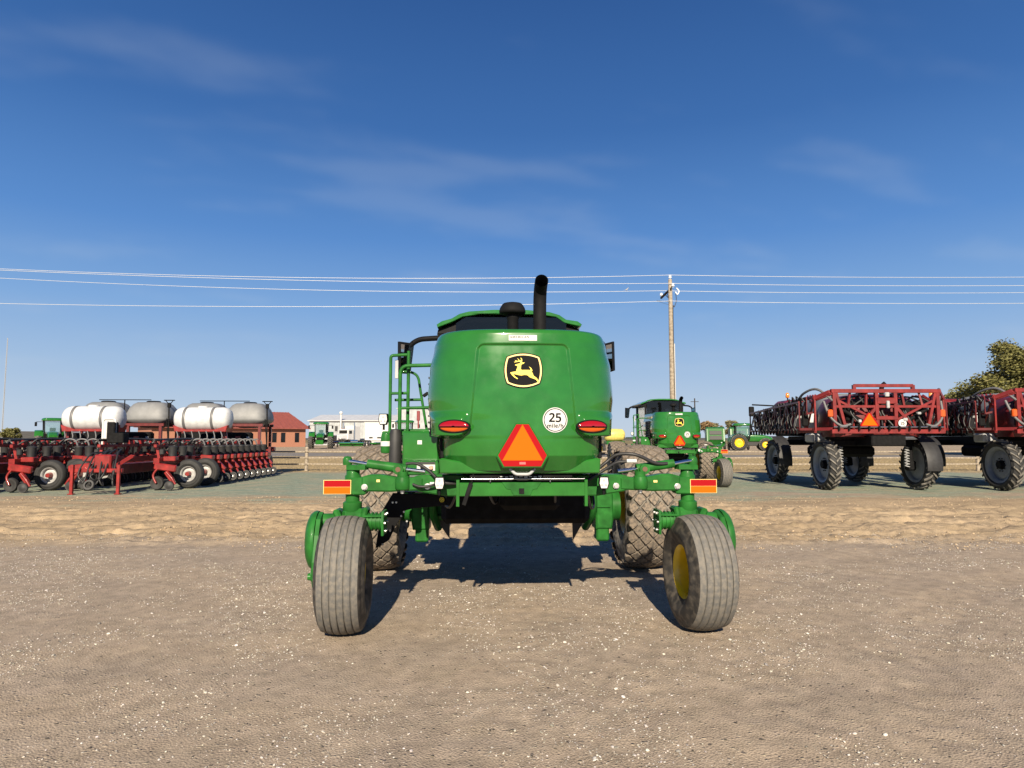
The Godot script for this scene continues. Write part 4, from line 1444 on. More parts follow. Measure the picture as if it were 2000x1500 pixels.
	bx(s, Vector3(0.6, 1.55, -4.2), Vector3(1.6, 0.9, 0.5), Basis(), 0.08)
	bx(s, Vector3(-0.8, 1.5, -4.3), Vector3(1.4, 1.0, 0.5), Basis(), 0.08)
	bx(s, Vector3(0, 1.3, -3.0), Vector3(1.6, 0.5, 1.5), Basis(), 0.08)
	part(P, "seed_fan", s, M.matt_black)
	s = mb()
	for k in 6:
		bx(s, Vector3(-1.2 + 0.5 * k, 1.5 + 0.12 * (k % 3), -3.92), Vector3(0.12, 0.1, 0.06), Basis(), 0.01)
	fittings(P, "control_valve", s, M.silver)
	s = mb()
	bx(s, Vector3(0.85, 1.72, -3.9), Vector3(0.22, 0.18, 0.06), Basis(), 0.01)
	part(P, "warning_panel", s, M.red)
	# marker lamp bracket at the tank's corner
	s = mb()
	tube(s, [Vector3(2.02, 1.2, -4.4), Vector3(1.98, 3.1, -4.4)], 0.03, 8)
	tube(s, [Vector3(2.02, 1.2, -4.4), Vector3(1.9, 2.6, -4.4)], 0.02, 6)
	bx(s, Vector3(1.99, 3.2, -4.4), Vector3(0.14, 0.22, 0.12), Basis(), 0.02)
	bx(s, Vector3(1.99, 3.42, -4.4), Vector3(0.46, 0.04, 0.1), Basis(), 0.01)
	tube(s, [Vector3(1.99, 3.2, -4.4), Vector3(1.82, 3.42, -4.4)], 0.018, 6)
	tube(s, [Vector3(1.99, 3.2, -4.4), Vector3(2.16, 3.42, -4.4)], 0.018, 6)
	part(P, "lamp_bracket", s, M.matt_black)
	return P

var wing_tyre: SurfaceTool
var wing_rim: SurfaceTool

# ---------------------------------------------------------------- red self-propelled sprayers
func truss(s: SurfaceTool, a: Vector3, b: Vector3, ha: float, hb: float, n: int, w: float) -> void:
	var up := Vector3.UP
	bar(s, a, b, w, w)
	bar(s, a + up * ha, b + up * hb, w, w)
	for k in n:
		var p := a.lerp(b, k / float(n))
		var q := a.lerp(b, (k + 1) / float(n))
		var hp := lerpf(ha, hb, k / float(n))
		var hq := lerpf(ha, hb, (k + 1) / float(n))
		bar(s, p, p + up * hp, w * 0.7, w * 0.7)
		bar(s, p + up * hp if k % 2 == 0 else p, q if k % 2 == 0 else q + up * hq, w * 0.65, w * 0.65)
	bar(s, b, b + up * hb, w * 0.7, w * 0.7)

func sprayer(label: String, where: Vector3, deg: float, group: String) -> Node3D:
	var S := thing("sprayer", label, "sprayer", where, deg, group)
	var s := mb()
	bx(s, Vector3(0, 1.62, -2.2), Vector3(1.1, 0.34, 6.6), Basis(), 0.03)
	for z in [0.0, -4.2]:
		bx(s, Vector3(0, 1.55, z), Vector3(3.0, 0.22, 0.26), Basis(), 0.03)
	part(S, "chassis", s, M.matt_black)
	for z in [0.0, -4.2]:
		for sx in [-1.0, 1.0]:
			s = mb()
			bx(s, Vector3(sx * 1.25, 1.15, z), Vector3(0.16, 0.9, 0.24), Basis(), 0.03)
			bx(s, Vector3(sx * 1.28, 0.8, z), Vector3(0.24, 0.34, 0.34), Basis(), 0.05)
			part(S, "wheel_leg", s, M.matt_black)
			s = mb()
			var coil := []
			for k in 60:
				coil.append(Vector3(sx * 1.1 + 0.07 * cos(k * 0.8), 0.75 + k * 0.0115, z + 0.14 + 0.07 * sin(k * 0.8)))
			tube(s, coil, 0.016, 6)
			part(S, "coil_spring", s, M.silver)
			var wh := wheel(S, "wheel", spray_tyre, M.clean_tyre, spray_rim, M.rim_grey, Transform3D(turn_y(0.0 if sx > 0 else 180.0), Vector3(sx * 1.55, 0.835, z)))
			part(wh, "tread", spray_tread, M.tyre)
			s = mb()
			cyl(s, Vector3(0.0, 0, 0), Vector3(0.12, 0, 0), 0.16, 0.12, 20)
			bolts(s, Vector3(0.02, 0, 0), Vector3.RIGHT, 0.21, 10, 0.018, 0.03)
			part(wh, "hub", s, M.matt_black)
			if sx > 0.0 or z < 0.0:
				s = mb()
				lathe(s, [Vector2(0.93, -0.25), Vector2(0.94, -0.22), Vector2(0.95, 0.22), Vector2(0.93, 0.25), Vector2(0.925, 0.2), Vector2(0.915, -0.22), Vector2(0.93, -0.25)], Transform3D(SPIN, Vector3(sx * 1.55, 0.85, z)), 18, deg_to_rad(78), deg_to_rad(185))
				part(S, "fender", s, M.dark)
	# tank, engine hood, cab
	s = mb()
	loft(s, [ring(0, -1.9, 0.9, 1.1, 1.8), ring(0, -1.9, 1.15, 1.3, 2.1), ring(0, -1.9, 1.25, 1.35, 2.6), ring(0, -1.9, 1.2, 1.3, 3.0), ring(0, -1.9, 1.0, 1.1, 3.2), ring(0, -1.9, 0.6, 0.7, 3.28)])
	part(S, "product_tank", s, M.grey_poly)
	s = mb()
	loft(s, [ring(0, -0.1, 1.45, 0.75, 1.75), ring(0, -0.1, 1.55, 0.78, 2.2), ring(0, -0.15, 1.5, 0.75, 2.75), ring(0, -0.2, 1.3, 0.66, 3.02), ring(0, -0.25, 0.8, 0.5, 3.14), ring(0, -0.3, 0.4, 0.3, 3.18)])
	part(S, "engine_hood", s, M.dark_red)
	s = mb()
	tube(s, bend([Vector3(0.62, 2.8, -0.35), Vector3(0.62, 3.35, -0.35), Vector3(0.66, 3.5, -0.33), Vector3(0.74, 3.58, -0.3)], 5), 0.075, 16)
	part(S, "exhaust_pipe", s, M.matt_black)
	s = mb()
	bx(s, Vector3(0, 2.05, -5.4), Vector3(1.6, 0.5, 1.7), Basis(), 0.06)
	for q in [[-0.78, -4.6], [0.78, -4.6], [-0.78, -6.2], [0.78, -6.2]]:
		bar(s, Vector3(q[0], 2.2, q[1]), Vector3(q[0] * 0.95, 3.1, q[1]), 0.09, 0.09)
	part(S, "cab", s, M.matt_black)
	s = mb()
	bx(s, Vector3(0, 2.65, -5.4), Vector3(1.5, 0.84, 1.55), Basis(), 0.03)
	part(S, "cab_window", s, M.tint)
	s = mb()
	loft(s, [ring(0, -5.4, 0.88, 0.98, 3.06), ring(0, -5.4, 0.9, 1.0, 3.14), ring(0, -5.4, 0.78, 0.86, 3.26), ring(0, -5.4, 0.4, 0.4, 3.3)])
	var rf := part(S, "cab_roof", s, M.spray_red)
	s = mb()
	lathe(s, [Vector2(0, 0), Vector2(0.06, 0), Vector2(0.075, 0.02), Vector2(0.07, 0.16), Vector2(0.03, 0.2), Vector2(0, 0.2)], at(-0.75, 3.36, -4.9), 14)
	part(rf, "beacon_lamp", s, M.beacon)
	s = mb()
	cyl(s, Vector3(-0.75, 3.1, -4.9), Vector3(-0.75, 3.37, -4.9), 0.025, 0.025, 8)
	part(rf, "beacon_post", s, M.matt_black)
	for sx in [-1.0, 1.0]:
		s = mb()
		tube(s, [Vector3(sx * 0.8, 3.08, -6.0), Vector3(sx * 1.75, 3.14, -6.2)], 0.03, 8)
		bx(s, Vector3(sx * 1.78, 2.85, -6.2), Vector3(0.22, 0.42, 0.1), Basis(), 0.04)
		part(S, "mirror", s, M.matt_black)
	# rinse tank and store boxes
	s = mb()
	bx(s, Vector3(-1.5, 2.3, -1.2), Vector3(0.4, 0.6, 0.6), Basis(), 0.08)
	part(S, "rinse_tank", s, M.white_poly)
	s = mb()
	bx(s, Vector3(-1.55, 1.72, -0.7), Vector3(0.5, 0.3, 0.55), Basis(), 0.05)
	part(S, "tool_box", s, M.silver)
	s = mb()
	bx(s, Vector3(0, 1.25, -2.2), Vector3(1.5, 0.4, 2.2), Basis(), 0.1)
	part(S, "dark_belly_box", s, M.matt_black)
	# boom rack across the rear
	s = mb()
	var zr := 1.0
	bar(s, Vector3(-1.75, 3.22, zr), Vector3(1.75, 3.22, zr), 0.12, 0.12)
	bar(s, Vector3(-0.95, 3.4, zr - 0.1), Vector3(0.95, 3.4, zr - 0.1), 0.1, 0.1)
	bar(s, Vector3(-1.8, 1.92, zr + 0.05), Vector3(1.8, 1.92, zr + 0.05), 0.13, 0.13)
	bar(s, Vector3(-1.6, 2.72, zr), Vector3(1.6, 2.72, zr), 0.08, 0.08)
	for x in [-0.95, 0.95]:
		bar(s, Vector3(x, 3.2, zr - 0.1), Vector3(x, 3.42, zr - 0.1), 0.1, 0.1)
	for x in [-1.66, -0.3, 0.3, 1.66]:
		bar(s, Vector3(x, 1.92, zr), Vector3(x, 3.22, zr), 0.11, 0.11)
	for sx in [-1.0, 1.0]:
		bar(s, Vector3(sx * 1.6, 3.2, zr), Vector3(sx * 1.3, 1.95, zr), 0.09, 0.09)
		bar(s, Vector3(sx * 0.3, 2.72, zr), Vector3(sx * 0.95, 1.95, zr), 0.09, 0.09)
		bar(s, Vector3(sx * 0.35, 2.3, zr), Vector3(sx * 1.5, 2.9, zr), 0.07, 0.07)
		for y in [1.95, 3.2]:
			bar(s, Vector3(sx * 0.6, y, zr), Vector3(sx * 0.55, y - 0.15, -0.6), 0.1, 0.1)
		bar(s, Vector3(sx * 1.7, 3.15, zr), Vector3(sx * 2.1, 2.95, 0.5), 0.1, 0.1)
		bar(s, Vector3(sx * 1.7, 2.0, zr), Vector3(sx * 2.1, 2.0, 0.5), 0.1, 0.1)
	bx(s, Vector3(0.0, 2.35, zr + 0.04), Vector3(0.7, 0.12, 0.06), Basis(), 0.01)
	bx(s, Vector3(0.0, 2.9, zr + 0.04), Vector3(0.6, 0.2, 0.06), Basis(), 0.02)
	for k in 7:
		bar(s, Vector3(-1.5 + 0.5 * k, 2.0, zr - 0.12), Vector3(-1.35 + 0.45 * k, 2.66, zr - 0.2), 0.05, 0.05)
	for x in [-1.2, -0.62, 0.62, 1.2]:
		bar(s, Vector3(x, 2.72, zr - 0.03), Vector3(x * 0.92, 3.2, zr - 0.06), 0.06, 0.06)
	part(S, "boom_rack", s, M.spray_red)
	s = mb()
	for k in 9:
		bx(s, Vector3(-1.4 + 0.34 * k, 2.3 + 0.16 * sin(k * 2.2), zr - 0.3), Vector3(0.24, 0.3 + 0.1 * cos(k * 1.3), 0.2), turn_z(20.0 * sin(k * 3.1)), 0.04)
	bx(s, Vector3(0, 2.5, zr - 0.45), Vector3(2.9, 0.8, 0.1), Basis(), 0.05)
	part(S, "plumbing", s, M.matt_black)
	s = mb()
	cyl(s, Vector3(-1.75, 2.06, zr + 0.12), Vector3(1.75, 2.06, zr + 0.12), 0.024, 0.024, 10)
	part(S, "spray_pipe", s, M.steel)
	s = mb()
	for k in 11:
		var x := -1.6 + 0.32 * k
		bx(s, Vector3(x, 2.02, zr + 0.16), Vector3(0.05, 0.16, 0.07), Basis(), 0.01)
	fittings(S, "spray_nozzle", s, M.matt_black)
	for k in 10:
		s = mb()
		var x := -1.5 + 0.33 * k
		tube(s, bend([Vector3(x, 2.1, zr + 0.1), Vector3(x + 0.25 * sin(k * 2.3), 2.4 + 0.1 * (k % 3), zr - 0.12), Vector3(x - 0.3 * cos(k * 1.9), 2.75 + 0.12 * (k % 4), zr - 0.2), Vector3(x * 0.7, 3.05, zr - 0.3), Vector3(x * 0.5, 2.6, 0.5)], 5), 0.03, 8)
		part(S, "spray_hose", s, M.hose)
	for sx in [-1.0, 1.0]:
		s = mb()
		cyl(s, Vector3(sx * 0.55, 2.15, zr - 0.1), Vector3(sx * 1.35, 2.62, zr - 0.12), 0.06, 0.06, 14)
		part(S, "tilt_cylinder", s, M.matt_black)
	s = mb()
	for q in [[0.0, 3.1, 0.14, 0.14], [0.02, 2.78, 0.1, 0.24], [0.55, 2.3, 0.14, 0.1], [-0.9, 2.25, 0.1, 0.1], [1.0, 2.5, 0.12, 0.08]]:
		bx(s, Vector3(q[0], q[1], zr + 0.1), Vector3(q[2], q[3], 0.08), Basis(), 0.02)
	fittings(S, "valve_block", s, M.silver)
	s = mb()
	cyl(s, Vector3(0.45, 2.18, zr + 0.1), Vector3(0.45, 2.18, zr + 0.115), 0.13, 0.13, 28)
	var sg := part(S, "speed_sign", s, M.white)
	lettering(sg, "sign_number", "25", 0.12, Transform3D(Basis(), Vector3(0.45, 2.18, zr + 0.118)), M.dark, "Droid Sans", true, 0.004)
	s = mb()
	prism(s, [Vector2(-0.27, 0.0), Vector2(0.27, 0.0), Vector2(0.2, -0.0) + Vector2(0.1, 0.04), Vector2(0.05, 0.42), Vector2(-0.05, 0.42), Vector2(-0.3, 0.04)], 0.02, at(-0.62, 2.08, zr + 0.13))
	var tr := part(S, "slow_vehicle_triangle", s, M.red_tape)
	s = mb()
	prism(s, [Vector2(-0.25, 0.03), Vector2(0.25, 0.03), Vector2(0, 0.42)], 0.004, at(-0.62, 2.08, zr + 0.151))
	part(tr, "orange_triangle", s, M.orange)
	for sx in [-1.0, 1.0]:
		s = mb()
		bx(s, Vector3(sx * 1.8, 2.5, zr + 0.02), Vector3(0.16, 0.24, 0.12), Basis(), 0.03)
		part(S, "turn_lamp", s, M.amber_lens)
	# folded booms along both sides
	for sx in [-1.0, 1.0]:
		s = mb()
		truss(s, Vector3(sx * 2.1, 1.92, 0.6), Vector3(sx * 2.05, 1.93, -4.4), 1.15, 0.85, 7, 0.08)
		bar(s, Vector3(sx * 2.1, 3.0, 0.55), Vector3(sx * 1.75, 3.2, 0.95), 0.12, 0.12)
		for k in 4:
			bar(s, Vector3(sx * 2.1, 2.7 + 0.1 * k, 0.5 - 0.12 * k), Vector3(sx * 1.8, 3.15, 0.0 - 0.2 * k), 0.05, 0.07)
		part(S, "inner_boom", s, M.spray_red)
		s = mb()
		truss(s, Vector3(sx * 2.45, 2.0, 0.2), Vector3(sx * 2.4, 1.98, -4.6), 0.9, 0.72, 9, 0.06)
		bar(s, Vector3(sx * 2.1, 2.0, 0.4), Vector3(sx * 2.45, 2.0, 0.2), 0.08, 0.08)
		part(S, "outer_boom", s, M.dark_red)
		s = mb()
		truss(s, Vector3(sx * 2.28, 2.5, 0.4), Vector3(sx * 2.2, 2.3, -4.4), 0.55, 0.45, 10, 0.045)
		bar(s, Vector3(sx * 2.1, 2.55, 0.5), Vector3(sx * 2.28, 2.5, 0.4), 0.06, 0.06)
		part(S, "breakaway_boom", s, M.dark_red)
		s = mb()
		for k in 22:
			var z := 0.3 - 0.2 * k
			tube(s, bend([Vector3(sx * 2.3, 2.9 - 0.03 * k, z), Vector3(sx * (2.4 + 0.05 * sin(k)), 3.08 - 0.02 * k + 0.08 * sin(k * 2.7), z - 0.12), Vector3(sx * 2.3, 2.75 - 0.03 * k, z - 0.3), Vector3(sx * 2.42, 2.55 - 0.02 * k, z - 0.2)], 4), 0.026, 6)
		part(S, "upper_hose", s, M.hose)
		s = mb()
		for k in 16:
			var z := 0.1 - 0.27 * k
			tube(s, bend([Vector3(sx * 2.5, 1.95, z), Vector3(sx * 2.55, 2.15 + 0.25 * (k % 3) * 0.5, z - 0.1), Vector3(sx * 2.3, 2.65 - 0.03 * k, z - 0.25), Vector3(sx * 2.2, 2.3, z - 0.45)], 4), 0.024, 6)
		part(S, "boom_hose", s, M.hose)
		for k in 9:
			s = mb()
			var z := 0.15 - 0.5 * k
			bx(s, Vector3(sx * 2.24, 2.35 - 0.02 * k, z), Vector3(0.2, 0.5, 0.12), turn_x(25.0 * sin(k * 2.0)), 0.03)
			bx(s, Vector3(sx * 2.3, 2.75 - 0.03 * k, z - 0.2), Vector3(0.14, 0.14, 0.3), turn_x(30.0 * cos(k * 1.7)), 0.03)
			part(S, "boom_clamp", s, M.matt_black if k % 3 != 1 else M.silver)
		s = mb()
		for k in 16:
			bx(s, Vector3(sx * 2.5, 1.9, 0.1 - 0.29 * k), Vector3(0.06, 0.14, 0.06), Basis(), 0.01)
		fittings(S, "boom_nozzle", s, M.matt_black)
		s = mb()
		tube(s, bend([Vector3(sx * 1.7, 2.9, zr + 0.02), Vector3(sx * 2.0, 3.3, 0.6), Vector3(sx * 2.2, 3.2, 0.0), Vector3(sx * 2.2, 2.85, -0.8), Vector3(sx * 2.25, 2.7, -2.2)], 6), 0.04, 8)
		tube(s, bend([Vector3(sx * 1.9, 2.9, 0.8), Vector3(sx * 1.8, 2.4, 1.0), Vector3(sx * 1.5, 2.1, 1.1), Vector3(sx * 1.2, 2.15, 1.1)], 6), 0.04, 8)
		part(S, "feed_hose", s, M.grey_hose)
	return S

var spray_tyre: SurfaceTool
var spray_tread: SurfaceTool
var spray_rim: SurfaceTool

func make_red_shapes() -> void:
	wing_tyre = tyre_shape(0.5, 0.36, 0.25, 0.05, 48)
	wing_rim = rim_shape(0.25, 0.36, 0.02, 32)
	small_tyre = tyre_shape(0.5, 0.34, 0.25, 0.03, 48)
	spray_tyre = tyre_shape(0.8, 0.4, 0.585, 0.03, 56)
	spray_tread = bar_tread(0.835, 0.4, 22, 0.06, 0.045)
	spray_rim = rim_shape(0.585, 0.4, 0.0, 48)

# ---------------------------------------------------------------- green tractors, balers, truck and trailer further back
func tractor(label: String, where: Vector3, deg: float, rim_mat: Material) -> Node3D:
	# front towards +z
	var R := thing("tractor", label, "tractor", where, deg)
	var s := mb()
	bx(s, Vector3(0, 0.85, 0.2), Vector3(0.7, 0.5, 3.4), Basis(), 0.05)
	bx(s, Vector3(0, 0.95, -1.4), Vector3(1.7, 0.34, 0.4), Basis(), 0.05)
	bx(s, Vector3(0, 0.72, 1.5), Vector3(1.6, 0.24, 0.3), Basis(), 0.05)
	part(R, "chassis", s, M.dark)
	s = mb()
	var rings := []
	for q in [[-0.3, 0.52, 1.98], [0.6, 0.5, 1.95], [1.5, 0.46, 1.86], [2.1, 0.42, 1.74], [2.35, 0.36, 1.55]]:
		var row := []
		for k in 24:
			var t := TAU * k / 24.0
			row.append(Vector3(q[1] * signf(cos(t)) * pow(absf(cos(t)), 0.5), 1.05 + (q[2] - 1.05) * (0.5 + 0.5 * signf(sin(t)) * pow(absf(sin(t)), 0.5)), q[0]))
		rings.append(row)
	loft(s, rings)
	part(R, "hood", s, M.green)
	s = mb()
	bx(s, Vector3(0, 1.22, 2.34), Vector3(0.66, 0.3, 0.06), Basis(), 0.03)
	part(R, "grille", s, M.matt_black)
	s = mb()
	bx(s, Vector3(0, 0.78, 2.5), Vector3(0.9, 0.5, 0.5), Basis(), 0.06)
	part(R, "front_weight", s, M.green)
	s = mb()
	for q in [[-0.8, -1.7], [0.8, -1.7], [-0.72, -0.15], [0.72, -0.15]]:
		bar(s, Vector3(q[0] * 0.92, 1.5, q[1]), Vector3(q[0], 3.0, q[1]), 0.1, 0.1)
	bx(s, Vector3(0, 1.5, -0.95), Vector3(1.5, 0.4, 1.6), Basis(), 0.05)
	bx(s, Vector3(0.0, 1.95, -1.2), Vector3(0.5, 0.7, 0.2), Basis(), 0.08)
	part(R, "cab_frame", s, M.matt_black)
	s = mb()
	bx(s, Vector3(0, 2.35, -0.92), Vector3(1.48, 1.25, 1.5), Basis(), 0.04)
	part(R, "cab_window", s, M.pane)
	s = mb()
	loft(s, [ring(0, -0.95, 0.95, 1.05, 2.98), ring(0, -0.95, 0.97, 1.07, 3.05), ring(0, -0.95, 0.95, 1.05, 3.16), ring(0, -0.95, 0.8, 0.9, 3.24), ring(0, -0.95, 0.4, 0.5, 3.26)])
	part(R, "cab_roof", s, M.green)
	for sx in [-1.0, 1.0]:
		s = mb()
		tube(s, [Vector3(sx * 0.7, 2.85, -0.1), Vector3(sx * 1.35, 2.85, 0.0)], 0.025, 6)
		bx(s, Vector3(sx * 1.38, 2.62, 0.0), Vector3(0.2, 0.4, 0.08), Basis(), 0.03)
		part(R, "mirror", s, M.matt_black)
		var w := wheel(R, "rear_wheel", tract_tyre, M.clean_tyre, tract_rim, rim_mat, Transform3D(turn_y(0.0 if sx > 0 else 180.0), Vector3(sx * 1.15, 0.98, -1.4)))
		part(w, "tread", tract_tread, M.tyre)
		var f := wheel(R, "front_wheel", front_tyre, M.clean_tyre, front_rim, rim_mat, Transform3D(turn_y(0.0 if sx > 0 else 180.0), Vector3(sx * 1.12, 0.75, 1.5)))
		part(f, "tread", front_tread, M.tyre)
		s = mb()
		lathe(s, [Vector2(1.06, -0.36), Vector2(1.09, -0.3), Vector2(1.1, 0.3), Vector2(1.07, 0.36), Vector2(1.05, 0.3), Vector2(1.04, -0.3), Vector2(1.06, -0.36)], Transform3D(SPIN, Vector3(sx * 1.1, 0.98, -1.4)), 16, deg_to_rad(115), deg_to_rad(265))
		part(R, "fender", s, M.green)
	s = mb()
	tube(s, [Vector3(0.62, 1.9, 0.05), Vector3(0.62, 3.0, 0.05)], 0.06, 12)
	part(R, "exhaust_pipe", s, M.matt_black)
	return R

var tract_tyre: SurfaceTool
var tract_tread: SurfaceTool
var tract_rim: SurfaceTool
var front_tyre: SurfaceTool
var front_tread: SurfaceTool
var front_rim: SurfaceTool
var road_tyre: SurfaceTool
var road_rim: SurfaceTool

func make_machine_shapes() -> void:
	tract_tyre = tyre_shape(0.94, 0.62, 0.53, 0.04, 48)
	tract_tread = bar_tread(0.98, 0.62, 20, 0.07, 0.05)
	tract_rim = rim_shape(0.53, 0.62, 0.05, 32)
	front_tyre = tyre_shape(0.72, 0.5, 0.38, 0.04, 40)
	front_tread = bar_tread(0.755, 0.5, 18, 0.06, 0.045)
	front_rim = rim_shape(0.38, 0.5, 0.05, 28)
	road_tyre = tyre_shape(0.5, 0.28, 0.28, 0.01, 36)
	road_rim = rim_shape(0.28, 0.28, 0.04, 28)

func baler(label: String, where: Vector3, deg: float) -> Node3D:
	# the rear gate faces +z
	var B := thing("round_baler", label, "baler", where, deg, "round balers beyond the fence")
	var s := mb()
	prism(s, [Vector2(-1.5, 0.75), Vector2(1.0, 0.7), Vector2(1.35, 1.3), Vector2(0.95, 2.75), Vector2(0.2, 2.95), Vector2(-1.1, 2.7), Vector2(-1.6, 1.8)], 2.3, Transform3D(turn_y(-90), Vector3(1.15, 0, 0)), 0.08)
	part(B, "bale_chamber", s, M.frame_green)
	for q in [[1.55, 0.52], [2.2, 0.5]]:
		s = mb()
		var y: float = q[0]
		bx(s, Vector3(0, y, 1.375 - (y - 1.3) * 0.276), Vector3(1.5, 0.5, 0.06), turn_x(-15.5), 0.02)
		part(B, "gate_panel", s, M.dark)
	for sx in [-1.0, 1.0]:
		s = mb()
		bx(s, Vector3(sx * 1.02, 1.9, 1.2), Vector3(0.2, 1.7, 0.12), turn_x(-15.5), 0.03)
		part(B, "gate_post", s, M.green)
		wheel(B, "wheel", road_tyre, M.clean_tyre, road_rim, M.yellow, Transform3D(turn_y(0.0 if sx > 0 else 180.0), Vector3(sx * 1.2, 0.5, -0.2)))
		s = mb()
		bx(s, Vector3(sx * 0.7, 0.95, 1.28), Vector3(0.16, 0.12, 0.06), Basis(), 0.02)
		part(B, "tail_lamp", s, M.white)
	s = mb()
	bx(s, Vector3(0, 0.62, 0.9), Vector3(2.1, 0.2, 0.5), Basis(), 0.03)
	bar(s, Vector3(0, 0.7, -1.2), Vector3(0, 0.6, -3.2), 0.2, 0.2)
	part(B, "drawbar", s, M.frame_green)
	return B

func truck(label: String, where: Vector3, deg: float) -> Node3D:
	# bonneted road tractor, front towards +z
	var K := thing("semi_truck", label, "truck", where, deg)
	var s := mb()
	bx(s, Vector3(0, 0.85, -1.0), Vector3(0.9, 0.3, 7.4), Basis(), 0.03)
	part(K, "chassis", s, M.dark)
	s = mb()
	var rings := []
	for q in [[1.1, 0.85, 2.05], [2.0, 0.72, 1.95], [2.9, 0.6, 1.85], [3.1, 0.56, 1.78]]:
		var row := []
		for k in 24:
			var t := TAU * k / 24.0
			row.append(Vector3(q[1] * signf(cos(t)) * pow(absf(cos(t)), 0.4), 0.95 + (q[2] - 0.95) * (0.5 + 0.5 * signf(sin(t)) * pow(absf(sin(t)), 0.4)), q[0]))
		rings.append(row)
	loft(s, rings)
	part(K, "hood", s, M.white)
	s = mb()
	bx(s, Vector3(0, 1.35, 3.12), Vector3(0.95, 0.85, 0.08), Basis(), 0.04)
	var gr := part(K, "grille", s, M.chrome)
	s = mb()
	for k in 9:
		bx(s, Vector3(-0.36 + 0.09 * k, 1.33, 3.165), Vector3(0.045, 0.68, 0.02))
	fittings(gr, "grille_bar", s, M.dark)
	s = mb()
	bx(s, Vector3(0, 0.62, 3.25), Vector3(2.3, 0.4, 0.2), Basis(), 0.06)
	part(K, "bumper", s, M.chrome)
	s = mb()
	bx(s, Vector3(0, 1.95, 0.4), Vector3(1.95, 1.75, 1.5), Basis(), 0.12)
	part(K, "cab", s, M.white)
	s = mb()
	bx(s, Vector3(0, 2.15, -1.1), Vector3(2.2, 2.5, 1.5), Basis(), 0.12)
	part(K, "sleeper", s, M.white)
	s = mb()
	bx(s, Vector3(0, 2.35, 1.155), Vector3(1.7, 0.55, 0.02), Basis(), 0.005)
	part(K, "windscreen", s, M.tint)
	for sx in [-1.0, 1.0]:
		s = mb()
		bx(s, Vector3(sx * 0.98, 2.3, 0.5), Vector3(0.02, 0.5, 0.7))
		part(K, "side_window", s, M.tint)
		s = mb()
		cyl(s, Vector3(sx * 1.15, 0.9, -0.2), Vector3(sx * 1.15, 3.9, -0.2), 0.09, 0.09, 14)
		part(K, "exhaust_stack", s, M.chrome)
		s = mb()
		bx(s, Vector3(sx * 0.95, 1.3, 2.4), Vector3(0.4, 0.3, 1.2), Basis(), 0.12)
		part(K, "fender", s, M.white)
		s = mb()
		bx(s, Vector3(sx * 0.85, 1.2, 3.05), Vector3(0.26, 0.22, 0.16), Basis(), 0.05)
		part(K, "headlamp", s, M.chrome)
		s = mb()
		cyl(s, Vector3(sx * 1.05, 0.8, 0.9), Vector3(sx * 1.05, 0.8, -0.9), 0.32, 0.32, 20)
		part(K, "fuel_tank", s, M.chrome)
		for z in [2.4, -2.9, -4.2]:
			wheel(K, "wheel", road_tyre, M.clean_tyre, road_rim, M.chrome, Transform3D(turn_y(0.0 if sx > 0 else 180.0), Vector3(sx * 1.02, 0.5, z)))
	s = mb()
	for k in 5:
		bx(s, Vector3(-0.5 + 0.25 * k, 2.86, 0.95), Vector3(0.08, 0.06, 0.1), Basis(), 0.02)
	fittings(K, "marker_lamp", s, M.amber_lens)
	return K

func trailer(label: String, where: Vector3, deg: float) -> void:
	var L := thing("lowboy_trailer", label, "trailer", where, deg)
	var s := mb()
	bx(s, Vector3(0, 0.9, 0), Vector3(2.5, 0.22, 7.0), Basis(), 0.03)
	bx(s, Vector3(0, 1.15, 4.5), Vector3(2.4, 0.24, 2.4), Basis(), 0.03)
	part(L, "deck", s, M.silver)
	s = mb()
	bx(s, Vector3(0, 1.3, -2.7), Vector3(2.5, 0.7, 1.6), turn_x(25), 0.05)
	part(L, "ramp", s, M.wall_white)
	for sx in [-1.0, 1.0]:
		for z in [-1.2, -2.3]:
			wheel(L, "wheel", road_tyre, M.clean_tyre, road_rim, M.chrome, Transform3D(turn_y(0.0 if sx > 0 else 180.0), Vector3(sx * 1.1, 0.5, z)))

func mower(label: String, where: Vector3, deg: float) -> void:
	var U := thing("mower_implement", label, "implement", where, deg, "low implements by the white building")
	var s := mb()
	bx(s, Vector3(0, 0.55, 0), Vector3(3.6, 0.2, 0.3), Basis(), 0.03)
	bar(s, Vector3(0, 0.6, 0), Vector3(0.3, 0.6, 2.6), 0.15, 0.15)
	for k in 4:
		bar(s, Vector3(-1.5 + k, 0.55, 0), Vector3(-1.5 + k, 0.25, -0.5), 0.1, 0.1)
	part(U, "frame", s, M.frame_green)
	s = mb()
	bx(s, Vector3(0, 0.42, -0.7), Vector3(3.4, 0.5, 1.0), turn_x(8), 0.08)
	part(U, "cutter_cover", s, M.green)
	for sx in [-1.0, 1.0]:
		s = mb()
		lathe(s, [Vector2(0, -0.1), Vector2(0.28, -0.12), Vector2(0.34, -0.06), Vector2(0.34, 0.06), Vector2(0.28, 0.12), Vector2(0, 0.1)], Transform3D(SPIN, Vector3(sx * 1.95, 0.34, -0.2)), 20)
		part(U, "wheel", s, M.clean_tyre)

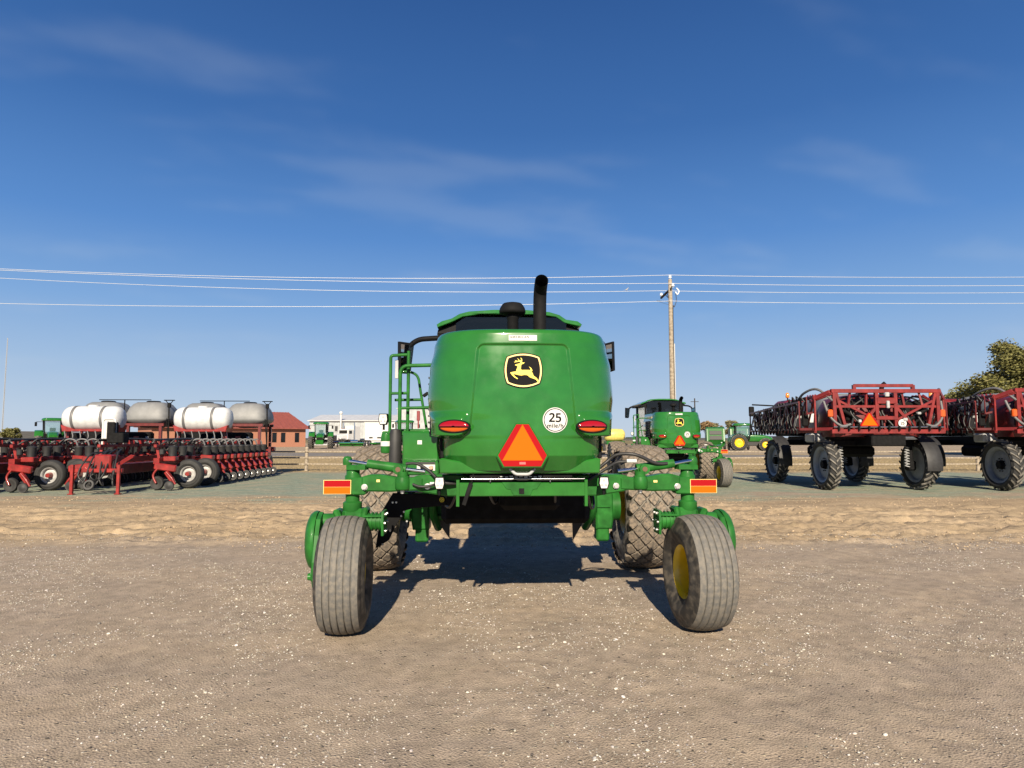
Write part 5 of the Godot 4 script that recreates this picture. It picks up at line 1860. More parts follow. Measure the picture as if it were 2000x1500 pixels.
func yellow_tank(where: Vector3) -> void:
	var Y := thing("tank_cart", "pale yellow round tank on a cart left of the second windrower's cab", "tank", where, 8.0)
	var s := mb()
	lathe(s, [Vector2(0, -0.95), Vector2(0.4, -0.9), Vector2(0.55, -0.7), Vector2(0.58, 0.0), Vector2(0.55, 0.7), Vector2(0.4, 0.9), Vector2(0, 0.95)], Transform3D(SPIN, Vector3(0, 1.75, 0)), 28)
	part(Y, "tank", s, mat(0.75, 0.62, 0.16, 0.45, "film", 0.7))
	s = mb()
	bx(s, Vector3(0, 1.05, 0), Vector3(1.7, 0.3, 1.0), Basis(), 0.03)
	part(Y, "cradle", s, M.frame_green)
	for sx in [-1.0, 1.0]:
		wheel(Y, "wheel", road_tyre, M.clean_tyre, road_rim, M.yellow, Transform3D(turn_y(0.0 if sx > 0 else 180.0), Vector3(sx * 1.05, 0.5, 0)))

# ---------------------------------------------------------------- buildings
func face_prism(s: SurfaceTool, outline: Array, thick: float, where: Vector3, bas := Basis()) -> void:
	prism(s, outline, thick, Transform3D(bas, where))

func brick_building(where: Vector3, deg: float) -> void:
	# front along x facing +z, ridge parallel to the front; the origin at the right front corner's ground
	var B := thing("brick_building", "single-storey tan brick building with a dull red metal roof", "building", where, deg)
	var len_ := 21.0
	var dep := 9.0
	var eave := 2.85
	var s := mb()
	var holes := [[-1.3, 1.35], [-3.4, 1.35], [-4.7, 1.35], [-9.5, 1.35], [-13.5, 1.35], [-16.5, 1.35]]
	# front wall pieces between window openings, so that each opening is a real recess
	holes.sort_custom(func(a, b): return a[0] > b[0])
	var x0 := 0.0
	for q in holes:
		var r: float = q[0] + 0.36
		var l: float = q[0] - 0.36
		bx(s, Vector3((x0 + r) * 0.5, eave * 0.5, -0.15), Vector3(x0 - r, eave, 0.3))
		bx(s, Vector3(q[0], 0.35, -0.15), Vector3(0.72, 0.7, 0.3))
		bx(s, Vector3(q[0], (2.15 + eave) * 0.5, -0.15), Vector3(0.72, eave - 2.15, 0.3))
		x0 = l
	bx(s, Vector3((x0 - len_) * 0.5, eave * 0.5, -0.15), Vector3(x0 + len_, eave, 0.3))
	bx(s, Vector3(-0.15, eave * 0.5, -dep * 0.5), Vector3(0.3, eave, dep - 0.6))
	bx(s, Vector3(-len_ + 0.15, eave * 0.5, -dep * 0.5), Vector3(0.3, eave, dep - 0.6))
	bx(s, Vector3(-len_ * 0.5, eave * 0.5, -dep + 0.15), Vector3(len_, eave, 0.3))
	part(B, "wall", s, M.brick)
	for q in holes:
		s = mb()
		bx(s, Vector3(q[0], 1.425, -0.2), Vector3(0.7, 1.43, 0.02))
		var w := part(B, "window", s, M.tint)
		s = mb()
		for e in [[-0.33, 0.0, 0.05, 1.44], [0.33, 0.0, 0.05, 1.44], [0.0, 0.695, 0.6, 0.05], [0.0, -0.695, 0.6, 0.05]]:
			bx(s, Vector3(q[0] + e[0], 1.425 + e[1], -0.16), Vector3(e[2], e[3], 0.06))
		part(w, "frame", s, M.dark)
	# roof with standing seams: a steep front slope, hipped at the right end
	s = mb()
	var a := Vector3(0.5, eave, 0.6)
	var b := Vector3(-len_ - 0.5, eave, 0.6)
	var r0 := Vector3(-1.0, 5.35, -dep * 0.5)
	var r1 := Vector3(-len_ + 1.0, 5.35, -dep * 0.5)
	var c := Vector3(0.5, eave, -dep - 0.6)
	var d := Vector3(-len_ - 0.5, eave, -dep - 0.6)
	quad(s, b, a, r0, r1)
	tri(s, a, c, r0)
	quad(s, c, d, r1, r0)
	tri(s, d, b, r1)
	quad(s, a, b, d, c)
	var rf := part(B, "roof", s, M.roof_red)
	s = mb()
	for k in 50:
		var x := lerpf(0.3, -len_ - 0.3, k / 49.0)
		var top := clampf(x, r1.x, r0.x)
		var t := 1.0 if top == x else 1.0 - absf(x - top) / 1.5
		var p := Vector3(x, eave + 0.02, 0.6)
		var e := Vector3(x, lerpf(eave, 5.35, t) + 0.02, lerpf(0.6, -dep * 0.5, t))
		if t > 0.05:
			bar(s, p, e, 0.05, 0.05, 0.0)
	part(rf, "roof_seam", s, M.roof_red).set_meta("kind", "stuff")
	s = mb()
	bx(s, Vector3(-len_ * 0.5, eave - 0.08, 0.62), Vector3(len_ + 1.04, 0.16, 0.04))
	part(rf, "fascia", s, M.roof_red)

func metal_building(where: Vector3, deg: float) -> void:
	var B := thing("metal_building", "long low white metal-clad workshop behind the truck", "building", where, deg)
	var len_ := 52.0
	var s := mb()
	bx(s, Vector3(len_ * 0.5, 2.4, -9.0), Vector3(len_, 4.8, 18.0))
	part(B, "wall", s, M.wall_white)
	s = mb()
	for k in 104:
		bx(s, Vector3(0.25 + 0.5 * k, 2.4, 0.03), Vector3(0.09, 4.8, 0.06))
	part(B, "wall_rib", s, M.wall_white).set_meta("kind", "stuff")
	s = mb()
	prism(s, [Vector2(0.3, 4.8), Vector2(-9.0, 6.2), Vector2(-18.3, 4.8)], len_ + 0.6, Transform3D(Basis(Vector3(0, 0, 1), Vector3(0, 1, 0), Vector3(-1, 0, 0)), Vector3(len_ + 0.3, 0.003, 0)))
	var rf := part(B, "roof", s, mat(0.6, 0.61, 0.62, 0.45, "film", 0.2))
	s = mb()
	bx(s, Vector3(len_ * 0.5, 4.72, 0.36), Vector3(len_ + 0.6, 0.2, 0.12), Basis(), 0.02)
	part(rf, "gutter", s, M.trim_grey)
	# taller bay at the right
	s = mb()
	bx(s, Vector3(34.4, 3.5, -4.0), Vector3(34.8, 7.0, 9.0))
	bx(s, Vector3(34.4, 7.08, -4.0), Vector3(35.2, 0.16, 9.4))
	part(B, "tall_bay", s, M.wall_white)
	# big sectional door with its four small lights
	s = mb()
	for k in 6:
		bx(s, Vector3(14.2, 0.38 + 0.74 * k, 0.08), Vector3(7.0, 0.72, 0.06), Basis(), 0.01)
	var dr := part(B, "sectional_door", s, M.white)
	s = mb()
	for e in [[-3.6, 2.3, 0.16, 4.6], [3.6, 2.3, 0.16, 4.6], [0.0, 4.52, 7.04, 0.16]]:
		bx(s, Vector3(14.2 + e[0], e[1], 0.1), Vector3(e[2], e[3], 0.12), Basis(), 0.01)
	part(dr, "door_frame", s, M.trim_grey)
	for k in 4:
		s = mb()
		bx(s, Vector3(11.9 + 1.55 * k, 1.48, 0.11), Vector3(0.7, 0.32, 0.03))
		part(dr, "door_light", s, M.dark)
	for x in [5.2, 7.0]:
		s = mb()
		bx(s, Vector3(x, 3.2, 0.05), Vector3(0.5, 1.0, 0.08))
		var w := part(B, "window", s, M.dark)
		s = mb()
		bx(s, Vector3(x, 2.66, 0.06), Vector3(0.64, 0.07, 0.12))
		part(w, "sill", s, M.trim_grey)
	s = mb()
	cyl(s, Vector3(6.2, 0.0, 0.6), Vector3(6.2, 6.0, 0.6), 0.16, 0.16, 14)
	lathe(s, [Vector2(0.2, 0.0), Vector2(0.32, 0.1), Vector2(0.34, 0.3), Vector2(0.24, 0.5), Vector2(0, 0.58)], at(6.2, 5.95, 0.6), 20)
	part(B, "vent_stack", s, M.white)

# ---------------------------------------------------------------- fence, poles, wires
func fence() -> void:
	# three weathered rails on round posts, behind the green gravel
	var post := mb()
	lathe(post, [Vector2(0.09, -0.1), Vector2(0.09, 1.24), Vector2(0.07, 1.28), Vector2(0, 1.29)], Transform3D(), 12)
	var post_mesh := post.commit()
	var k := 0
	for run in [[-46.0, -14.0], [-14.0, 14.0], [14.0, 46.0]]:
		var F := thing("rail_fence", ["weathered wooden rail fence behind the red planters", "weathered wooden rail fence behind the big windrower", "weathered wooden rail fence behind the red sprayers"][k], "fence", Vector3(0, 0, -36.2), 0.0, "fence runs along the road")
		k += 1
		var n := 9
		for i in n + (1 if k == 3 else 0):
			var x := lerpf(run[0], run[1], i / float(n))
			var o := part_mesh(F, "post", post_mesh, M.wood)
			o.position = Vector3(x, ground_h(x, -36.2), 0)
			o.rotation.y = i * 1.3
			o.rotation.z = 0.02 * sin(i * 4.1)
		for i in n:
			var xa := lerpf(run[0], run[1], i / float(n))
			var xb := lerpf(run[0], run[1], (i + 1) / float(n))
			for y in [0.36, 0.7, 1.02]:
				var s := mb()
				var w: float = 0.02 * sin(i * 3.7 + y * 9.0)
				bar(s, Vector3(xa + 0.01, ground_h(xa, -36.2) + y + w, 0.105), Vector3(xb - 0.01, ground_h(xb, -36.2) + y - w, 0.105), 0.045, 0.075, 0.008)
				part(F, "rail", s, M.wood)

func power_pole(label: String, where: Vector3, turned: float) -> void:
	var P := thing("utility_pole", label, "pole", where, turned, "utility poles of the power line")
	var s := mb()
	lathe(s, [Vector2(0.17, -0.5), Vector2(0.155, 4.0), Vector2(0.135, 9.0), Vector2(0.12, 11.65), Vector2(0.08, 11.7), Vector2(0, 11.71)], Transform3D(), 20)
	part(P, "pole", s, M.pole)
	s = mb()
	bx(s, Vector3(0.0, 11.05, -1.2), Vector3(0.1, 0.13, 2.9), Basis(), 0.01)
	bar(s, Vector3(0.05, 11.0, -1.5), Vector3(0.05, 10.35, -0.1), 0.03, 0.04)
	bar(s, Vector3(-0.05, 11.0, -0.7), Vector3(-0.05, 10.35, -0.1), 0.03, 0.04)
	part(P, "crossarm", s, M.dark_wood)
	for q in [Vector3(0, 11.7, 0), Vector3(0.12, 11.12, 0.2), Vector3(0, 11.12, -2.55)]:
		s = mb()
		lathe(s, [Vector2(0.02, 0), Vector2(0.03, 0.05), Vector2(0.1, 0.08), Vector2(0.1, 0.12), Vector2(0.06, 0.16), Vector2(0.1, 0.19), Vector2(0.07, 0.24), Vector2(0, 0.25)], at(q.x, q.y, q.z), 16)
		part(P, "insulator", s, M.porcelain)
	s = mb()
	tube(s, bend([Vector3(0.35, 11.1, 0.15), Vector3(0.5, 10.9, 0.15), Vector3(0.4, 10.7, 0.15), Vector3(0.28, 10.85, 0.15)], 5), 0.04, 8)
	part(P, "fuse_cutout", s, M.porcelain)
	s = mb()
	tube(s, bend([Vector3(0.3, 10.8, 0.12), Vector3(0.34, 10.3, 0.1), Vector3(0.2, 9.9, 0.12), Vector3(0.12, 9.6, 0.12), Vector3(0.13, 5.0, 0.12), Vector3(0.15, 1.5, 0.12)], 6), 0.02, 6)
	part(P, "down_cable", s, M.hose)
	s = mb()
	bx(s, Vector3(0.17, 3.6, 0.05), Vector3(0.07, 8.0, 0.09), Basis(), 0.01)
	part(P, "cable_cover", s, M.trim_grey)
	s = mb()
	bar(s, Vector3(0, 10.25, 0.1), Vector3(-0.9, 10.3, 0.1), 0.02, 0.02)
	bar(s, Vector3(0, 10.0, 0.1), Vector3(-0.9, 10.3, 0.1), 0.015, 0.015)
	part(P, "standoff", s, M.dark)

func wires(poles: Array) -> void:
	var names := ["top conductor", "second conductor from the top", "third conductor from the top", "lowest wire"]
	var hang := [Vector3(0, 11.96, 0), Vector3(0.12, 11.38, 0.2), Vector3(0, 11.52, -2.55), Vector3(0, 10.28, 0.12)]
	var left := [0.0, 0.45, 0.4, -0.5]
	for k in 4:
		for i in poles.size() - 1:
			var a: Vector3 = poles[i] + hang[k] + (Vector3.UP * left[k] if i == 0 else Vector3.ZERO)
			var b: Vector3 = poles[i + 1] + hang[k]
			var sag: float = [0.42, 0.3, 0.4, 0.3][k] if i == 0 else 0.25
			var p := []
			for j in 33:
				var t := j / 32.0
				p.append(a.lerp(b, t) - Vector3.UP * sag * 4.0 * t * (1.0 - t))
			var s := mb()
			tube(s, p, 0.013, 6)
			var o := part(self, "power_line", s, M.wire)
			o.name = numbered("power_line")
			mark(o, "%s of the power line %s of the utility pole" % [names[k], "left" if i == 0 else "right"], "wire", "wires of the power line")

func bird(where: Vector3) -> void:
	var B := thing("bird", "small pale bird perched on a power line left of the pole", "bird", where, 20.0)
	var s := mb()
	var rings := []
	for q in [[-0.13, 0.004, 0.06], [-0.09, 0.022, 0.08], [-0.04, 0.045, 0.095], [0.02, 0.058, 0.115], [0.06, 0.05, 0.15], [0.085, 0.036, 0.19], [0.1, 0.036, 0.215], [0.115, 0.028, 0.23], [0.135, 0.01, 0.225], [0.155, 0.003, 0.22]]:
		var row := []
		for k in 16:
			var t := TAU * k / 16.0
			row.append(Vector3(q[0], q[2] + q[1] * sin(t), q[1] * cos(t)))
		rings.append(row)
	loft(s, rings)
	bx(s, Vector3(-0.17, 0.05, 0), Vector3(0.12, 0.012, 0.04), turn_z(12), 0.003)
	for z in [-0.015, 0.015]:
		cyl(s, Vector3(0.0, 0.0, z), Vector3(0.01, 0.08, z), 0.004, 0.006, 6)
	part(B, "body", s, mat(0.45, 0.45, 0.45, 0.8, "cloud", 6.0))

func radio_mast(where: Vector3) -> void:
	var R := thing("radio_mast", "thin tall radio mast far off at the left edge", "mast", where)
	var s := mb()
	for k in 3:
		var o := Vector3(0.35 * cos(TAU * k / 3.0), 0, 0.35 * sin(TAU * k / 3.0))
		cyl(s, o, o * 0.5 + Vector3.UP * 62.0, 0.1, 0.07, 6)
	for k in 40:
		var y := k * 1.55
		var f := lerpf(1.0, 0.5, y / 62.0)
		for i in 3:
			var o := Vector3(0.35 * cos(TAU * i / 3.0), 0, 0.35 * sin(TAU * i / 3.0)) * f
			var q := Vector3(0.35 * cos(TAU * (i + 1) / 3.0), 0, 0.35 * sin(TAU * (i + 1) / 3.0)) * f
			bar(s, o + Vector3.UP * y, q + Vector3.UP * (y + 1.55), 0.05, 0.05, 0.0)
	part(R, "lattice", s, M.trim_grey)

# ---------------------------------------------------------------- trees
func tree(called: String, label: String, where: Vector3, height: float, radius: float, m: Material, leaves: int, leaf: float, seed_: int, group: String, lean := 0.0) -> void:
	var r := RandomNumberGenerator.new()
	r.seed = seed_
	var A := thing(called, label, "tree", where, 0.0, group)
	var s := mb()
	var fork := height * 0.22
	tube(s, [Vector3(0, -0.3, 0), Vector3(0.05, fork * 0.5, 0), Vector3(lean * 0.2, fork, 0)], radius * 0.055, 10)
	var clumps := []
	for k in 11:
		var a := TAU * k / 11.0 + r.randf_range(-0.2, 0.2)
		var up := r.randf_range(0.3, 0.95)
		var out := radius * r.randf_range(0.45, 0.85) * sqrt(maxf(0.15, 1.0 - pow(up - 0.35, 2.0) * 1.7))
		var tip := Vector3(cos(a) * out + lean * up, lerpf(fork, height * 0.92, up), sin(a) * out)
		var mid := Vector3(tip.x * 0.4, lerpf(fork, tip.y, 0.55), tip.z * 0.4)
		tube(s, bend([Vector3(lean * 0.2, fork * 0.9, 0), mid, tip], 4), radius * 0.02, 6)
		clumps.append([tip, radius * r.randf_range(0.28, 0.42)])
		clumps.append([mid.lerp(tip, 0.6) + Vector3(r.randf_range(-1, 1), r.randf_range(-0.4, 0.8), r.randf_range(-1, 1)) * radius * 0.22, radius * r.randf_range(0.22, 0.36)])
		for e in 2:
			var tw := tip + Vector3(r.randf_range(-1, 1), r.randf_range(-0.3, 0.9), r.randf_range(-1, 1)) * radius * 0.3
			tube(s, [mid.lerp(tip, 0.7), tw], radius * 0.008, 5)
			clumps.append([tw, radius * r.randf_range(0.14, 0.24)])
	clumps.append([Vector3(lean, height * 0.88, 0), radius * 0.34])
	part(A, "trunk", s, M.bark)
	var v := PackedVector3Array()
	var nn := PackedVector3Array()
	var cc := PackedColorArray()
	var total := 0.0
	for c in clumps:
		total += pow(c[1], 2.2)
	for c in clumps:
		var tone := r.randf_range(0.75, 1.3)
		for k in int(leaves * pow(c[1], 2.2) / total):
			var d: Vector3 = Vector3(r.randfn(), r.randfn() * 0.75, r.randfn()).normalized() * c[1] * pow(r.randf(), 0.45) * r.randf_range(0.75, 1.2)
			d.y *= 0.72
			var p: Vector3 = c[0] + d
			var n := Vector3(r.randfn(), r.randfn() + 0.5, r.randfn()).normalized()
			var f := frame_of(n)
			var l := leaf * r.randf_range(0.6, 1.4)
			var u: Vector3 = f[0] * l
			var w: Vector3 = f[1] * l * 0.55
			var t := tone * r.randf_range(0.65, 1.45)
			var col := Color(t, t * r.randf_range(0.9, 1.06), t * r.randf_range(0.7, 1.1))
			for q in [p - u, p + w, p + u, p - u, p + u, p - w]:
				v.append(q)
				nn.append(n)
				cc.append(col)
	var arr := []
	arr.resize(Mesh.ARRAY_MAX)
	arr[Mesh.ARRAY_VERTEX] = v
	arr[Mesh.ARRAY_NORMAL] = nn
	arr[Mesh.ARRAY_COLOR] = cc
	var am := ArrayMesh.new()
	am.add_surface_from_arrays(Mesh.PRIMITIVE_TRIANGLES, arr)
	part_mesh(A, "crown", am, m)

# ---------------------------------------------------------------- ground
var gn := FastNoiseLite.new()
var gn2 := FastNoiseLite.new()

func ground_h(x: float, z: float) -> float:
	var d := -z
	var rise := lerpf(0.55, 0.25, smoothstep(-25.0, 25.0, x)) * smoothstep(38.0, 78.0, d)
	return rise

func ground_bumps(x: float, z: float) -> float:
	var d := -z
	var h := 0.012 * gn.get_noise_2d(x * 0.6, z * 0.6) + 0.006 * gn2.get_noise_2d(x * 3.0, z * 3.0)
	var rough := smoothstep(10.8, 12.0, d + 1.2 * gn.get_noise_2d(x * 0.25, 4.0)) * (1.0 - smoothstep(16.0, 18.5, d + 1.0 * gn.get_noise_2d(x * 0.3, 9.0)))
	# curved tyre tracks pressed into the gravel
	for q in [[-9.0, 6.5, 9.2], [-9.0, 6.5, 10.9], [10.5, 1.0, 8.6], [10.5, 1.0, 10.4], [3.0, 46.0, 32.5], [3.0, 46.0, 34.3]]:
		var off: float = Vector2(x - q[0], d - q[1]).length() - q[2]
		if absf(off) < 0.3:
			var a: float = atan2(d - q[1], x - q[0]) * q[2]
			h -= 0.011 * smoothstep(0.3, 0.22, absf(off)) * (0.75 + 0.45 * signf(sin(a * 22.0 + absf(off) * 12.0)))
	h += rough * (0.09 * gn.get_noise_2d(x * 0.35, z * 1.6 + x * 0.2) + 0.06 * maxf(0.0, gn2.get_noise_2d(x * 2.2, z * 2.8)) + 0.035 * gn2.get_noise_2d(x * 7.0, z * 7.0))
	return h

func ground_tone(x: float, z: float) -> Color:
	var d := -z
	var n := gn.get_noise_2d(x * 0.5, z * 0.9)
	var n2 := gn2.get_noise_2d(x * 1.1, z * 1.7)
	var c := Color(0.4, 0.328, 0.258)
	c = c.lerp(Color(0.44, 0.355, 0.268), clampf(0.5 + n * 0.9, 0, 1))
	# churned dirt
	var e := d + 1.3 * gn.get_noise_2d(x * 0.22, z * 0.3) + 0.5 * n2
	var dirt := smoothstep(10.6, 12.2, e) * (1.0 - smoothstep(19.0, 21.5, e))
	c = c.lerp(Color(0.53, 0.405, 0.265).lerp(Color(0.4, 0.305, 0.2), clampf(0.5 + gn.get_noise_2d(x * 0.25, z * 1.5) * 1.4, 0, 1)), dirt)
	# green-dyed gravel under the parked machines
	var g := d + 3.2 * gn.get_noise_2d(x * 0.18 + 31.0, z * 0.5) + 1.5 * n2 - 1.2 * smoothstep(4.0, 9.0, x)
	var dye := smoothstep(18.4, 21.2, g) * (1.0 - smoothstep(33.0, 36.0, d + 2.0 * gn.get_noise_2d(x * 0.3 + 7.0, z * 0.4)))
	c = c.lerp(Color(0.27, 0.345, 0.27).lerp(Color(0.37, 0.36, 0.265), clampf(0.45 + n * 0.8 + 0.6 * n2, 0, 1)), dye * 0.92)
	# dry grass bank, road, far lot, fields
	var grass := smoothstep(33.5, 36.5, d + 1.5 * n)
	c = c.lerp(Color(0.52, 0.4, 0.23).lerp(Color(0.38, 0.295, 0.165), clampf(0.5 + n2 * 1.2, 0, 1)), grass)
	var lot := smoothstep(66.0, 69.0, d + n)
	c = c.lerp(Color(0.46, 0.37, 0.27), lot)
	var road := smoothstep(56.5, 57.5, d + 0.4 * n2) * (1.0 - smoothstep(64.5, 65.5, d + 0.4 * n2))
	c = c.lerp(Color(0.27, 0.25, 0.235), road)
	c = c.lerp(Color(0.3, 0.25, 0.14), smoothstep(150.0, 240.0, d))
	var k := 0.9 + 0.1 * n2 + 0.07 * gn2.get_noise_2d(x * 9.0, z * 9.0)
	return Color(c.r * k, c.g * k, c.b * k)

func lines(inner: float, step: float, growth: float, far: float, most := 1e9) -> Array:
	var out := []
	var v := 0.0
	var st := step
	while v < far:
		out.append(v)
		if v >= inner:
			st = minf(st * growth, most)
		v += st
	out.append(far)
	return out

func gravel_texture() -> Array:
	var px := 1024
	var f := FastNoiseLite.new()
	f.seed = 41
	f.frequency = 0.02
	f.fractal_octaves = 5
	var a := f.get_seamless_image(px, px).get_data()
	f.seed = 42
	f.frequency = 0.22
	f.fractal_octaves = 3
	var b := f.get_seamless_image(px, px).get_data()
	var col := PackedByteArray()
	col.resize(px * px * 3)
	var hgt := PackedByteArray()
	hgt.resize(px * px)
	for i in px * px:
		var k := 234.0 + 0.17 * (a[i] - 128.0) + 0.32 * (b[i] - 128.0)
		col[i * 3] = int(clampf(k, 0, 255))
		col[i * 3 + 1] = int(clampf(k, 0, 255))
		col[i * 3 + 2] = int(clampf(k, 0, 255))
		hgt[i] = int(clampf(90.0 + 0.35 * (b[i] - 128.0) + 0.2 * (a[i] - 128.0), 0, 255))
	var r := RandomNumberGenerator.new()
	r.seed = 5
	for n in 9500:
		var cx := r.randi_range(0, px - 1)
		var cy := r.randi_range(0, px - 1)
		var rr := 0.7 + 2.2 * pow(r.randf(), 4.0)
		var tone := 1.0 + r.randf_range(0.02, 0.09) if r.randf() < 0.75 else r.randf_range(0.62, 0.85)
		var warm := r.randf_range(0.94, 1.04)
		var asp := r.randf_range(0.6, 1.5)
		var m := int(ceil(rr * 1.5))
		for dy in range(-m, m + 1):
			for dx in range(-m, m + 1):
				var q := (dx * dx * asp + dy * dy / asp) / (rr * rr)
				if q <= 1.0:
					var i := ((cy + dy + px) % px) * px + (cx + dx + px) % px
					col[i * 3] = int(clampf(234.0 * tone, 0, 255))
					col[i * 3 + 1] = int(clampf(234.0 * tone * 1.02, 0, 255))
					col[i * 3 + 2] = int(clampf(234.0 * tone * 1.05 * warm, 0, 255))
					hgt[i] = int(clampf(125.0 + 70.0 * (1.0 - q), 0, 255))
	var hi := Image.create_from_data(px, px, false, Image.FORMAT_L8, hgt)
	hi.convert(Image.FORMAT_RGB8)
	hi.bump_map_to_normal_map(5.0)
	return [ImageTexture.create_from_image(Image.create_from_data(px, px, false, Image.FORMAT_RGB8, col)), ImageTexture.create_from_image(hi)]

func make_ground() -> void:
	var xs := []
	var half := lines(7.0, 0.09, 1.035, 2500.0)
	for i in range(half.size() - 1, 0, -1):
		xs.append(-half[i])
	xs.append_array(half)
	var zs := []
	for q in [400.0, 150.0, 60.0, 25.0, 12.0, 6.0, 3.0, 1.0, -0.5, -1.5, -2.0]:
		zs.append(q)
	for q in lines(17.0, 0.085, 1.022, 4500.0).slice(1):
		zs.append(-2.0 - q)
	var n := xs.size()
	var m := zs.size()
	var v := PackedVector3Array()
	var uv := PackedVector2Array()
	var col := PackedColorArray()
	var tan_ := PackedFloat32Array()
	for j in m:
		for i in n:
			var x: float = xs[i]
			var z: float = zs[j]
			var h := ground_h(x, z)
			if z > -45.0 and absf(x) < 60.0:
				h += ground_bumps(x, z)
			v.append(Vector3(x, h, z))
			uv.append(Vector2(x / 4.0, z / 4.0))
			col.append(ground_tone(x, z))
			tan_.append_array([1.0, 0.0, 0.0, -1.0])
	var nn := PackedVector3Array()
	nn.resize(v.size())
	var ix := PackedInt32Array()
	for j in m:
		for i in n:
			var a := v[j * n + mini(i + 1, n - 1)] - v[j * n + maxi(i - 1, 0)]
			var b := v[mini(j + 1, m - 1) * n + i] - v[maxi(j - 1, 0) * n + i]
			nn[j * n + i] = b.cross(a).normalized() * signf(b.cross(a).y)
			if i < n - 1 and j < m - 1:
				var q := j * n + i
				ix.append_array([q, q + n, q + n + 1, q, q + n + 1, q + 1])
	var arr := []
	arr.resize(Mesh.ARRAY_MAX)
	arr[Mesh.ARRAY_VERTEX] = v
	arr[Mesh.ARRAY_NORMAL] = nn
	arr[Mesh.ARRAY_TEX_UV] = uv
	arr[Mesh.ARRAY_COLOR] = col
	arr[Mesh.ARRAY_TANGENT] = tan_
	arr[Mesh.ARRAY_INDEX] = ix
	var am := ArrayMesh.new()
	am.add_surface_from_arrays(Mesh.PRIMITIVE_TRIANGLES, arr)
	var t := gravel_texture()
	var g := StandardMaterial3D.new()
	g.vertex_color_use_as_albedo = true
	g.albedo_texture = t[0]
	g.albedo_color = Color(1, 1, 1)
	g.normal_enabled = true
	g.normal_texture = t[1]
	g.normal_scale = 0.8
	g.roughness = 0.95
	g.metallic_specular = 0.2
	setting("ground", part_mesh(self, "ground", am, g))

func pebble_mesh(seed_: int) -> ArrayMesh:
	var r := RandomNumberGenerator.new()
	r.seed = seed_
	var s := mb()
	var rings := []
	for q in [[-0.5, 0.15], [-0.28, 0.75], [0.02, 1.0], [0.3, 0.72], [0.48, 0.2]]:
		var row := []
		for k in 6:
			var t := TAU * k / 6.0
			var f: float = q[1] * r.randf_range(0.75, 1.15)
			row.append(Vector3(cos(t) * f, q[0] * r.randf_range(0.85, 1.1), sin(t) * f * 0.75))
		rings.append(row)
	loft(s, rings)
	return s.commit()

func scatter(called: String, label: String, mesh: Mesh, xf: Array, tint: Array, rough: float) -> void:
	var mm := MultiMesh.new()
	mm.transform_format = MultiMesh.TRANSFORM_3D
	mm.use_colors = true
	mm.mesh = mesh
	mm.instance_count = xf.size()
	for i in xf.size():
		mm.set_instance_transform(i, xf[i])
		mm.set_instance_color(i, tint[i])
	var o := MultiMeshInstance3D.new()
	o.name = called
	o.multimesh = mm
	var m := StandardMaterial3D.new()
	m.vertex_color_use_as_albedo = true
	m.roughness = rough
	m.cull_mode = BaseMaterial3D.CULL_DISABLED
	o.material_override = m
	add_child(o)
	o.set_meta("kind", "stuff")
	o.set_meta("label", label)
	o.set_meta("category", "gravel" if called != "dry_grass" else "grass")

